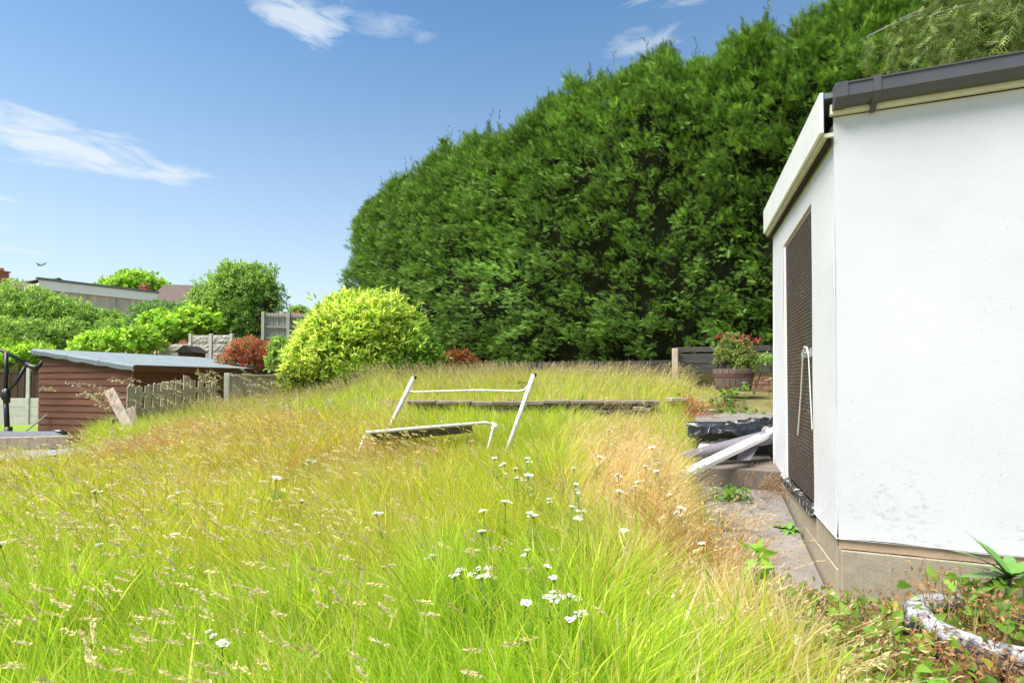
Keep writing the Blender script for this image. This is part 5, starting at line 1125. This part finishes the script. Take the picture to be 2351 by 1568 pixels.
blades('long_grass', [(0.75, 1.6, -3.2, 1.5, 8200, 0.0066, 4), (1.6, 2.6, -4.4, 1.6, 6600, 0.0068, 4), (2.6, 4.0, -5.0, 1.9, 5200, 0.0065, 3), (4.0, 5.6, -6.4, 2.2, 3700, 0.0075, 3), (5.6, 7.0, -6.4, 2.6, 3000, 0.0085, 3), (7.0, 10.0, -6.6, 4.2, 1900, 0.010, 2), (10.0, 14.2, -6.0, 2.6, 1000, 0.012, 2)])
blades('coarse_grass', [(0.8, 2.4, -2.6, 1.3, 330, 0.013, 5), (2.4, 5.0, -5.0, 1.6, 190, 0.013, 4)])

# flowering stalks: thin stem plus a head. kinds: cocksfoot (clumped), fescue (slim spike), oat (drooping)
def blob(n=5):
    v = [(0, 0, 0)]; 
    for y, r_ in ((0.3, 0.5), (0.7, 0.42)):
        for k in range(4): a = math.pi / 2 * k + y; v.append((math.cos(a) * r_, y, math.sin(a) * r_))
    v.append((0, 1, 0)); f = []
    for k in range(4): f += [(0, 1 + k, 1 + (k + 1) % 4), (1 + k, 5 + k, 1 + (k + 1) % 4), (5 + k, 5 + (k + 1) % 4, 1 + (k + 1) % 4), (5 + k, 9, 5 + (k + 1) % 4)]
    return np.array(v), np.array(f)
BLOB_V, BLOB_F = blob()
def stalks(name, x, y, hgt, lean, kind, stemcol, headcols, sw=0.0022):
    n = len(x); z = H(x, y) - 0.02; base = np.stack([x, y, z], 1); parts = []
    m = 5; rings = []; cen = []
    for j in range(m + 1):
        q = j / m; c = base.copy(); c[:, 2] += hgt * (q - 0.16 * q ** 2 * np.linalg.norm(lean, axis=1)); c[:, :2] += lean * (hgt * q ** 2)[:, None]; cen.append(c)
    wa = rng.uniform(0, np.pi, n); wv = np.stack([np.cos(wa), np.sin(wa), wa * 0], 1) * sw / 2
    Vv = np.stack([s for c in cen for s in (c - wv, c + wv)], 1).reshape(-1, 3); k = 2 * (m + 1); b = (np.arange(n) * k)[:, None]
    parts.append((Vv, np.concatenate([np.array([[2 * j, 2 * j + 1, 2 * j + 3, 2 * j + 2]]) + b for j in range(m)], 0), np.repeat(pick([stemcol], n), k, 0)))
    top = cen[-1]; dr = norm(cen[-1] - cen[-2])
    if kind == 'cock':
        kk = 24; sc_ = np.repeat(rng.uniform(.75, 1.25, n), kk)
        dh = norm(dr * .6 + np.stack([np.where(x < .5, -.6, .4) + rng.normal(0, .25, n), rng.normal(-.1, .3, n), rng.normal(.05, .2, n)], 1)); DH = np.repeat(dh, kk, 0)
        off = np.tile(np.concatenate([np.linspace(0, .018, 8), np.linspace(.020, .054, 16)]), n) * sc_
        pos = np.repeat(top, kk, 0) + DH * off[:, None] + rng.normal(0, 1, (n * kk, 3)) * (.0034 - .030 * np.clip(off, 0, .07))[:, None]
        ax = norm(DH + rng.normal(0, .26, (n * kk, 3))); sz = rng.uniform(.010, .018, n * kk)
        parts.append(template(LEAF_V, LEAF_F, pos, ax, rand_dir(n * kk), sz, pick(headcols, n * kk, None, .12) * np.repeat(rng.uniform(.8, 1.12, n), kk)[:, None], sz * .5))
    elif kind == 'fesc':
        kk = 5; off = np.tile(np.linspace(-.06, .04, kk), n) * np.repeat(rng.uniform(.7, 1.4, n), kk)
        pos = np.repeat(top, kk, 0) + np.repeat(dr, kk, 0) * off[:, None] + rng.normal(0, .003, (n * kk, 3)); ax = norm(np.repeat(dr, kk, 0) + rng.normal(0, .28, (n * kk, 3))); sz = rng.uniform(.018, .034, n * kk)
        parts.append(template(LEAF_V, LEAF_F, pos, ax, rand_dir(n * kk), sz, pick(headcols, n * kk), sz * .28))
    else:
        kk = 16; off = np.tile(np.linspace(-.22, .02, kk), n) * np.repeat(rng.uniform(.7, 1.3, n), kk)
        pos = np.repeat(top, kk, 0) + np.repeat(dr, kk, 0) * off[:, None] + rng.normal(0, .006, (n * kk, 3)); pos[:, 2] -= (off + .22) ** 2 * .9
        ax = norm(np.repeat(dr, kk, 0) * .5 + np.array([0, 0, -.6]) + rng.normal(0, .4, (n * kk, 3))); sz = rng.uniform(.03, .055, n * kk)
        parts.append(template(LEAF_V, LEAF_F, pos, ax, rand_dir(n * kk), sz, pick(headcols, n * kk), sz * .30))
    V, Fs, Cc = join(parts); return mesh_np(name, V, Fs, Cc, M['seed'], kind='stuff')
def scatter(n, y0, y1, x0, x1, wfun=None):
    y = rng.uniform(y0, y1, n); x = rng.uniform(x0, x1, n); k = field_ok(x, y) & (np.abs(x) < 1.12 * y + .6)
    if wfun is not None: k &= rng.uniform(size=n) < wfun(x, y)
    return x[k], y[k]
TAN = [(0.78, 0.65, 0.33), (0.70, 0.60, 0.27), (0.82, 0.71, 0.42)]
def lean_(x, n, wind=0.5): return np.stack([np.where(x < .5, -wind, .35) * rng.uniform(.3, 1.5, n) + rng.normal(0, .15, n), rng.normal(-.05, .2, n)], 1)
x1, y1 = scatter(1150, 0.9, 2.6, -3.0, 0.9, lambda x, y: 0.22 + .5 * sstep(0.2, -1.2, x)); n = len(x1)
stalks('seed_heads', x1, y1, rng.uniform(.40, .60, n), lean_(x1, n, .6), 'cock', (0.36, 0.38, 0.07), TAN, .0026)
x1, y1 = scatter(2600, 2.6, 5.2, -5.4, 0.6, lambda x, y: (0.08 + .6 * sstep(0.0, -1.3, x)) * (1 - sstep(-3.4, -4.3, x) * sstep(4.3, 4.8, y))); n = len(x1)
stalks('seed_heads', x1, y1, rng.uniform(.32, .50, n), lean_(x1, n, .55), 'cock', (0.42, 0.38, 0.08), TAN, .003)
x1, y1 = scatter(9000, 2.0, 7.0, -6.0, 2.4, lambda x, y: np.clip(.05 + zone(x, y)[0] * 1.0 + zone(x, y)[1] * .5, 0, 1)); n = len(x1)
stalks('dry_grass', x1, y1, hfac(x1, y1) * rng.uniform(.26, .46, n) * (1 - .45 * gauss(x1, y1, 1.15, 5.1, .55, .9)), lean_(x1, n, .5) * 1.3, 'fesc', (0.52, 0.40, 0.16), [(0.62, 0.48, 0.25), (0.55, 0.40, 0.19), (0.66, 0.54, 0.33)], .0032)
x1, y1 = scatter(6000, 4.4, 7.0, -6.0, -.6, lambda x, y: np.clip(zone(x, y)[1] * 1.0, 0, 1)); n = len(x1)
stalks('red_grass', x1, y1, hfac(x1, y1) * rng.uniform(.22, .38, n), lean_(x1, n, .5), 'fesc', (0.62, 0.38, 0.14), [(0.70, 0.42, 0.19), (0.64, 0.35, 0.15), (0.74, 0.52, 0.28)], .0034)
x1, y1 = scatter(9500, 7.05, 12.5, -5.2, 4.0, lambda x, y: .55 + .3 * sstep(8, 11, y)); n = len(x1)
stalks('dry_grass', x1, y1, hfac(x1, y1) * rng.uniform(.34, .56, n), lean_(x1, n, .25), 'fesc', (0.52, 0.43, 0.18), [(0.60, 0.49, 0.28), (0.54, 0.42, 0.22), (0.66, 0.56, 0.36)], .005)
def tuft(name, label, cx, cy, r_, n, h0, h1, kind, sc, hc, ln, sw=.003):
    x = cx + rng.normal(0, r_, n); y = cy + rng.normal(0, r_, n); d = np.stack([x - cx, y - cy], 1) / r_
    return stalks(name, x, y, rng.uniform(h0, h1, n), d * .3 + np.array(ln) + rng.normal(0, .12, (n, 2)), kind, sc, hc, sw)
tuft('orange_grass_tuft', '', 1.10, 2.95, .09, 420, .28, .5, 'fesc', (0.55, 0.33, 0.10), [(0.58, 0.34, 0.11), (0.62, 0.42, 0.17)], (-.1, .0))
tuft('dry_grass', '', 1.05, 2.0, .12, 200, .20, .34, 'fesc', (0.58, 0.47, 0.24), [(0.6, 0.5, 0.28)], (.25, -.2))
tuft('dry_grass', '', 1.60, 3.85, .09, 80, .16, .28, 'fesc', (0.60, 0.46, 0.25), [(0.62, 0.48, 0.28)], (.6, -.4))
tuft('dry_grass', '', 2.30, 4.55, .10, 140, .16, .3, 'fesc', (0.42, 0.25, 0.13), [(0.5, 0.33, 0.2)], (.3, -.6))
# tall oat grasses in front of the picket fence
q = rng.uniform(0, 1, 58); xx = np.interp(q, [0, .5, 1], [-5.75, -5.0, -3.9]) + rng.normal(0, .12, 58); yy = np.interp(q, [0, .5, 1], [7.3, 8.6, 9.7]) + rng.normal(0, .22, 58)
stalks('oat_grass', xx, yy, rng.uniform(.45, .98, 58), np.stack([rng.normal(-.75, .3, 58), rng.normal(-.2, .2, 58)], 1), 'oat', (0.34, 0.36, 0.12), [(0.66, 0.60, 0.42), (0.58, 0.52, 0.34), (0.72, 0.66, 0.52)], .006)
xx = P(700, 1000, 6.1).x + rng.normal(0, .22, 16); yy = 6.1 + rng.normal(0, .12, 16)
stalks('fog_grass', xx, yy, rng.uniform(.4, .55, 16), rng.normal(0, .1, (16, 2)), 'oat', (0.4, 0.42, .15), [(0.62, 0.56, 0.42)], .006)

# ------------------------------------------------------------------ yarrow and other small flowers
def yarrow_mesh(kind):
    hs = []; r0 = 0.032 if kind % 2 == 0 else 0.024
    nf = 34; rr = r0 * np.sqrt(rng.uniform(0, 1, nf)); a = rng.uniform(0, 2 * np.pi, nf)
    pos = np.stack([np.cos(a) * rr, np.sin(a) * rr, 0.5 - rr ** 2 * 9 + rng.normal(0, .002, nf)], 1)
    if kind >= 2: pos[nf // 2:, 0] += r0 * 1.6; pos[nf // 2:, 2] -= 0.02
    sz = rng.uniform(.011, .016, nf)
    # little domed florets: 6-gon fans
    fv = [(0, .25, 0)] + [(math.cos(i * math.pi / 3) * .5, 0, math.sin(i * math.pi / 3) * .5) for i in range(6)]; ff = [(0, 1 + i, 1 + (i + 1) % 6) for i in range(6)]
    hv = template(fv, ff, pos, np.tile([0, 0, 1.0], (nf, 1)) + rng.normal(0, .22, (nf, 3)), rand_dir(nf), sz, pick([(0.80, 0.80, 0.76), (0.74, 0.74, 0.68)], nf, None, .05), sz)
    return hv
ym = []
for kd in range(4):
    v, f, c = yarrow_mesh(kd); o_ = mesh_np('flower_head', v, [f], c, M['petal']); hm = o_.data; bpy.data.objects.remove(o_)
    mb = MB(); mb.tube([(0, 0, -0.02), (.012, .0, .25), (0, 0, .495)], .0026, 5)
    for i in range(8): a = random.uniform(0, 6.28); mb.tube([(0, 0, .462), (math.cos(a) * .018, math.sin(a) * .018, .493)], .0012, 3)
    if kd >= 2: mb.tube([(0, 0, .42), (.03, 0, .47)], .0016, 4)
    s_ = mb.build('stem', None); sm_ = s_.data; bpy.data.objects.remove(s_)
    sm_.materials.append(mat('yarrow_stem', (0.17, 0.22, 0.06), .8, .2, 10, 0, 10)) if kd == 0 else sm_.materials.append(bpy.data.materials['yarrow_stem'])
    lv = []
    nl = 26; z_ = rng.uniform(.04, .40, nl); a = rng.uniform(0, 6.28, nl); pos = np.stack([a * 0, a * 0, z_], 1); ax = np.stack([np.cos(a), np.sin(a), rng.uniform(.2, .9, nl)], 1)
    v, f, c = template(SPRAY_V, SPRAY_F, pos, ax, np.tile([0, 0, 1.], (nl, 1)), rng.uniform(.05, .10, nl), pick([(0.16, 0.30, .04), (.22, .36, .05)], nl)); o_ = mesh_np('leaves', v, [f], c, M['leaf']); lm = o_.data; bpy.data.objects.remove(o_)
    ym.append((hm, sm_, lm))
YP = [(45,1237),(665,1150),(708,1053),(240,1123),(390,1228),(270,1228),(15,1380),(540,1432),(495,1452),(1135,1045),(1205,1050),(1180,1057),(1212,1080),(1170,1075),(1187,1097),(1155,1150),(1113,1172),(1110,1223),(995,1245),(1010,1278),(1045,1312),(1060,1322),(1130,1293),(1160,1283),(1145,1320),(1197,1355),(1243,1342),(1240,1262),(1215,1295),(1290,1317),(1293,1372),(1337,1400),(1355,1043),(1323,1075),(1432,1090),(1460,1118),(1408,1118),(1320,1105),(1282,1145),(1298,1160),(1240,1178),(1548,1135),(1552,1155),(1615,1163),(1650,1193),(1640,1250),(1478,1070),(1505,1062),(1510,1023),(1420,950),(1390,985),(1340,1120),(1480,1105),(1532,1075),(895,1168),(1200,1165),(1335,1185),(1432,1205),(1365,1170),(1655,1168),(620,1090),(150,1040),(420,1125)]
YZ = [(0, 350, 0, 1600, 'white yarrow flower among the tan seed heads at the far left of the lawn', 'yarrow flowers at the far left'),
      (640, 690, 1140, 1160, 'broad white yarrow head standing alone in tan grass below the seat frame', None),
      (690, 730, 1040, 1060, 'white yarrow head in orange grass just left of the seat frame leg', None),
      (480, 560, 1400, 1500, 'white yarrow head of the pair low down in the bottom left grass', 'yarrow pair in the bottom left grass'),
      (350, 980, 0, 1600, 'white yarrow flower left of and below the seat frame', 'yarrow flowers left of and below the seat frame'),
      (1100, 1260, 1030, 1110, 'white yarrow flower at the foot of the right post of the seat frame', 'yarrow flowers at the foot of the right post'),
      (980, 1190, 1110, 1400, 'white yarrow flower in the green grass below the seat frame', 'yarrow flowers in green grass below the seat frame'),
      (1320, 1360, 1390, 1420, 'lowest and largest white yarrow head in the bright green foreground', None),
      (1190, 1320, 1230, 1400, 'white yarrow flower of the cluster in the bright green foreground', 'yarrow cluster in the bright green foreground'),
      (1380, 1440, 900, 1000, 'white yarrow flower near the right end of the stone terrace wall', 'yarrow flowers near the terrace wall'),
      (1190, 1545, 1000, 1230, 'white yarrow flower among the straw-coloured grass', 'yarrow flowers among the straw-coloured grass'),
      (1540, 2000, 1000, 1400, 'white yarrow flower at the grassy edge of the concrete path', 'yarrow flowers beside the concrete path')]
for i, (px, py) in enumerate(YP):
    hgt = 0.38; p = hit(px, py, hgt); hgt = min(0.44, max(0.22, 0.37 * float(hfac(np.array([p.x]), np.array([p.y]))[0]))) * random.uniform(.92, 1.05); p = hit(px, py, hgt); hm, sm_, lm = ym[i % 4]
    for x0_, x1_, y0_, y1_, lb, gr_ in YZ:
        if x0_ <= px < x1_ and y0_ <= py < y1_: break
    t = thing('yarrow', lb, 'flower', (p.x, p.y, p.z - hgt), gr_)
    sc = hgt / 0.5; us = random.choice((.62, .75, .85, 1.0)); t.scale = (us, us * random.uniform(.85, 1.1), sc); t.rotation_euler = (random.uniform(-.22, .22), random.uniform(-.22, .22), random.uniform(0, 6.28))
    link('flower_head', hm, None, t); link('stem', sm_, None, t); link('leaves', lm, None, t)
t_gr = 'white flowers by the barrel'
for (px, py, d) in ((1710, 878, 7.5), (1716, 884, 7.5), (1764, 872, 8.2), (1772, 868, 8.2), (1636, 940, 6.3)):
    p = P(px, py, d); hm, sm_, lm = ym[0]; g_ = float(H(p.x, p.y))
    t = thing('yarrow', {1636: 'single white yarrow flower standing before the upper concrete landing'}.get(px, 'white yarrow flower growing on the ground beside the wooden barrel'), 'flower', (p.x, p.y, min(g_, p.z - .2)), None if px == 1636 else t_gr)
    t.scale = (1.5, 1.5, max(.2, (p.z - min(g_, p.z - .2)) / .5)); link('flower_head', hm, None, t); link('stem', sm_, None, t)
# yellow ragwort heads
yv = mesh_np('petals', *[(lambda r: (r[0], [r[1]], r[2]))(template(LEAF_V, LEAF_F, np.zeros((10, 3)) + [0, 0, .5], np.stack([np.cos(np.arange(10) * .628), np.sin(np.arange(10) * .628), np.full(10, .25)], 1), np.tile([0, 0, 1.], (10, 1)), np.full(10, .022), pick([(0.75, 0.50, 0.02)], 10), np.full(10, .010)))][0], M['petal']).data
bpy.data.objects.remove([o_ for o_ in COL.objects if o_.data == yv][0])
for (px, py) in ((1193, 874), (1198, 885), (1204, 878), (1190, 893), (1212, 884), (1583, 846), (625, 1000 - 72), (668, 916)):
    p = P(px, py, 7.6); g_ = float(H(p.x, p.y)); hh = max(.25, p.z - g_)
    near = 'right post of the seat frame' if 1100 < px < 1300 else ('barrel' if px > 1300 else 'laurel bush')
    t = thing('yellow_daisy', 'small yellow daisy-like flower in the grass near the ' + near, 'flower', (p.x, p.y, g_), 'yellow flowers near the ' + near if px != 1583 else None)
    t.scale = (2.0, 2.0, hh / .5); link('petals', yv, None, t); link('stem', ym[0][1], None, t)

# ------------------------------------------------------------------ weeds with individual leaves
HEART_V = [(0, 0, 0), (0.30, -0.12, 0.05), (0.5, 0.15, 0.10), (0.34, 0.55, 0.07), (0, 1, -0.10), (-0.34, 0.55, 0.07), (-0.5, 0.15, 0.10), (-0.30, -0.12, 0.05), (0, 0.45, -0.02)]
HEART_F = [(8, 0, 1), (8, 1, 2), (8, 2, 3), (8, 3, 4), (8, 4, 5), (8, 5, 6), (8, 6, 7), (8, 7, 0)]
def weeds(name, label, cat, pts, leaf, cols, wts, L0, L1, wr=.8, stem=True, upb=.35, kind=None):
    """pts (n,3): leaf bases above the ground"""
    pts = np.asarray(pts); n = len(pts); ax = norm(rng.normal(0, .8, (n, 3)) + np.array([0, -.25, upb])); sz = rng.uniform(L0, L1, n)
    v, f, c = template(HEART_V if leaf == 'heart' else LEAF_V, HEART_F if leaf == 'heart' else LEAF_F, pts, ax, norm(np.array([0, -.4, .9]) + rng.normal(0, .55, (n, 3))), sz, pick(cols, n, wts), sz * wr)
    base = Vector((float(pts[:, 0].mean()), float(pts[:, 1].mean()), float(H(pts[:, 0].mean(), pts[:, 1].mean()))))
    t = thing(name, label, cat, base)
    mesh_np('foliage', v, [f], c, M['leaf'], t, kind='stuff')
    mb = MB()
    for i in range(0, n, 3 if leaf == 'heart' else 9):
        p = pts[i]; g_ = float(H(p[0], p[1])); r_ = Vector((p[0] + random.uniform(-.10, .10), p[1] + random.uniform(-.06, .08), g_ - .01)); e = Vector(p)
        if (e - r_).length > .03: mb.tube([r_, r_.lerp(e, .6) + Vector((random.uniform(-.02, .02), 0, .015)), e], .0022, 4, False)
    if mb.v: mb.build('stems', mat(name + '_stem', (0.25, 0.17, 0.09), .85, .25, 15, 0, 10), t, kind='stuff')
    return t
def cloud(cx, cy, rx, ry, z0, z1, n):
    x = cx + rng.normal(0, rx, n); y = cy + rng.normal(0, ry, n); return np.stack([x, y, H(x, y) + rng.uniform(z0, z1, n)], 1)
HG = [(0.20, 0.36, 0.045), (0.26, 0.42, 0.06), (0.14, 0.27, 0.035), (0.42, 0.40, 0.06)]
BR = [(0.36, 0.19, 0.08), (0.25, 0.125, 0.06), (0.44, 0.27, 0.12), (0.50, 0.33, 0.16)]
weeds('bindweed', 'heart-leaved green bindweed sprawling below the concrete plinth corner', 'weed', np.concatenate([cloud(1.66, 2.36, .20, .10, .03, .20, 210), cloud(1.55, 2.08, .18, .13, .05, .24, 190), cloud(1.40, 2.35, .10, .08, .02, .16, 60), cloud(1.5, 1.8, .12, .10, .05, .25, 90)]), 'heart', HG, (.4, .25, .25, .1), .032, .06, .8)
weeds('bindweed', 'bindweed and broad leaves tangled around the strap-leaved plant by the wall', 'weed', np.concatenate([cloud(2.18, 2.36, .10, .06, .15, .33, 70), cloud(2.34, 2.3, .08, .06, .12, .36, 60)]), 'heart', HG[:3], (.4, .3, .3), .04, .065, .85)
weeds('dead_weeds', 'curled rust brown dead weeds in front of the tyre planter', 'weed', np.concatenate([cloud(1.72, 1.92, .22, .12, .05, .26, 1900), cloud(1.60, 2.38, .22, .09, .03, .22, 900), cloud(1.42, 2.35, .08, .06, .02, .24, 260), cloud(1.60, 2.1, .16, .12, .04, .24, 900), cloud(1.98, 2.38, .06, .05, .05, .40, 160)]), 'leaf', BR, (.4, .3, .2, .1), .012, .032, .42, upb=.1)
weeds('dead_weeds', 'brown withered stalks and leaves growing inside the tyre planter', 'weed', np.concatenate([TC[:] + np.stack([rng.normal(0, .12, 1000), rng.normal(0, .11, 1000), rng.uniform(.12, .40, 1000) ** 1.15], 1)]), 'leaf', BR, (.35, .3, .2, .15), .013, .032, .42, upb=.1)
weeds('planter_weed', 'fresh green leaves growing in the painted tyre planter', 'weed', np.concatenate([TC[:] + np.stack([rng.normal(0, .13, 130), rng.normal(-.03, .11, 130), rng.uniform(.10, .26, 130)], 1)]), 'heart', HG[:3], (.4, .3, .3), .03, .06, .7)
# upright young bindweed/sapling in the grass by the path
yp = P(1745, 1345, 2.45); g_ = float(H(yp.x, yp.y))
weeds('young_sapling', 'upright light green sapling with pointed leaves at the path end', 'weed', np.stack([yp.x + rng.normal(0, .035, 40), yp.y + rng.normal(0, .03, 40), g_ + rng.uniform(.05, .38, 40)], 1), 'heart', [(0.30, 0.48, 0.06), (0.24, 0.40, 0.05)], (.6, .4), .05, .085, .7, upb=-.1)
# green clumps on the steps and terrace
weeds('step_weed', 'leafy green weed growing at the front of the lower concrete step', 'weed', cloud(P(1680, 1105, 4.35).x, 4.40, .08, .05, .02, .16, 120), 'heart', [(0.13, 0.24, 0.04), (0.19, 0.32, 0.05)], (.5, .5), .03, .06, .8)
weeds('step_weed', 'green bramble seedlings on the bank above the upper landing', 'weed', np.concatenate([cloud(P(1650, 915, 6.9).x, 6.95, .15, .1, .05, .24, 170), cloud(P(1690, 912, 6.9).x, 7.0, .14, .1, .05, .2, 120)]), 'heart', [(0.12, 0.22, 0.04), (0.18, 0.30, 0.05)], (.5, .5), .04, .08, .8)
weeds('red_weed', 'red-leaved trailing weed at the edge of the terrace by the steps', 'weed', np.concatenate([cloud(P(1608, 905, 6.7).x, 6.75, .16, .1, .10, .34, 420), cloud(P(1590, 935, 6.5).x, 6.5, .10, .1, .08, .22, 180)]), 'leaf', [(0.46, 0.14, 0.08), (0.38, 0.10, 0.06), (0.50, 0.26, 0.10)], (.45, .3, .25), .03, .055, .3)
# dock rosette beside the plinth
dk = P(1812, 1215, 3.75); dk.z = 0.125 * float(tw(dk.x, dk.y)[0])
t = thing('dock_plant', 'green dandelion-like rosette growing from the joint of path and plinth', 'weed', dk)
lm_ = mat('dock_leaf', (0.13, 0.26, 0.045), .5, .2, 10, .1, 40)
def blade_leaf(base, direc, ln, wd, droop, name, m, par, fold=.25):
    d = Vector(direc).normalized(); s_ = d.cross(UP).normalized(); vs_ = []; fs_ = []; n_ = 7
    for i in range(n_ + 1):
        q = i / n_; c = Vector(base) + d * (ln * q) - UP * (droop * ln * q * q); ww = wd * math.sin(math.pi * min(1, .12 + .88 * q) ** .8) * .5 + .001
        vs_ += [c - s_ * ww + UP * ww * fold, c - UP * 0.0, c + s_ * ww + UP * ww * fold]
    for i in range(n_):
        a = i * 3; fs_ += [(a, a + 1, a + 4, a + 3), (a + 1, a + 2, a + 5, a + 4)]
    return MB().add(vs_, fs_).build(name, m, par, smooth=True)
for k in range(18):
    a = random.uniform(0, 6.28); el_ = random.uniform(.25, 1.2); blade_leaf(dk, (math.cos(a), math.sin(a), el_), random.uniform(.10, .19), random.uniform(.025, .04), random.uniform(.3, .8), 'leaf', lm_, t)
# strap-leaved plant at the right edge
sp_ = Vector((2.30, 2.33, 0.14)); t = thing('strap_leaf_plant', 'plant with long glossy strap leaves against the white wall at the right edge', 'plant', sp_)
sm2 = mat('strap_leaf', (0.11, 0.25, 0.04), .35, .2, 8, .05, 30, spec=.5)
MB().tube([sp_ - UP * .16, sp_ + UP * .12, sp_ + Vector((-.01, 0, .22))], [.012, .01, .006], 6).build('stem', M['bark'], t)
for (a, el_, ln, dr_) in ((165, .75, .30, .25), (180, .35, .30, .1), (192, .10, .28, .05), (140, 1.25, .30, .15), (200, -.15, .26, .2), (215, .6, .2, .3), (100, .9, .25, .3), (20, .6, .28, .3), (330, .5, .26, .4), (270, .5, .2, .4), (150, .1, .22, .3), (60, .4, .3, .4)):
    blade_leaf(sp_ + UP * .2, (math.cos(R(a)), math.sin(R(a)) * .6, el_), ln, random.uniform(.04, .055), dr_, 'leaf', sm2, t)
# white bindweed trumpet
fp = P(1822, 1472, 1.98); t = thing('bindweed_flower', 'single white trumpet bindweed flower in the weeds near the bottom edge', 'flower', (fp.x, fp.y, fp.z - .12))
vs_ = []; fs_ = []
for j, (r_, h_) in enumerate(((.004, -.05), (.008, -.02), (.016, .0), (.032, .012))):
    for k in range(14): a = 2 * math.pi * k / 14; vs_.append(fp + Vector((math.cos(a) * r_ * (1 + .06 * math.sin(5 * a)), -.3 * h_ + math.sin(a) * r_ * .8, h_ + .25 * math.sin(a) * r_)))
for j in range(3):
    for k in range(14): fs_.append((j * 14 + k, j * 14 + (k + 1) % 14, (j + 1) * 14 + (k + 1) % 14, (j + 1) * 14 + k))
MB().add(vs_, fs_).build('petals', mat('white_petal', (.82, .82, .80), .6, .02, 5, 0, 10), t, smooth=True)
MB().tube([fp + UP * -.12, fp + UP * -.045], .002, 5).build('stem', bpy.data.materials['yarrow_stem'], t)
# two leafy upright stems in the red grass
for (px, py, d, h_, lb) in ((503, 1000, 5.7, .52, 'taller leafy green thistle stem standing in the red grass'), (536, 1000, 5.8, .46, 'shorter leafy green thistle stem right of the taller one')):
    p = P(px, py, d); g_ = float(H(p.x, p.y)); t = thing('thistle', lb, 'weed', (p.x, p.y, g_)); zt_ = P(px, 972, d).z
    MB().tube([(p.x, p.y, g_), (p.x, p.y, zt_)], .006, 5).build('stem', lm_, t)
    n = 70; zz = rng.uniform(g_ + .1, zt_ + .02, n); a = rng.uniform(0, 6.28, n); pos = np.stack([np.full(n, p.x), np.full(n, p.y), zz], 1)
    v, f, c = template(LEAF_V, LEAF_F, pos, np.stack([np.cos(a), np.sin(a), rng.uniform(.3, 1, n)], 1), np.tile([0, 0, 1.], (n, 1)), rng.uniform(.05, .09, n), pick([(0.17, .32, .05), (.24, .40, .07)], n), rng.uniform(.016, .026, n)); mesh_np('leaves', v, [f], c, M['leaf'], t, kind='stuff')
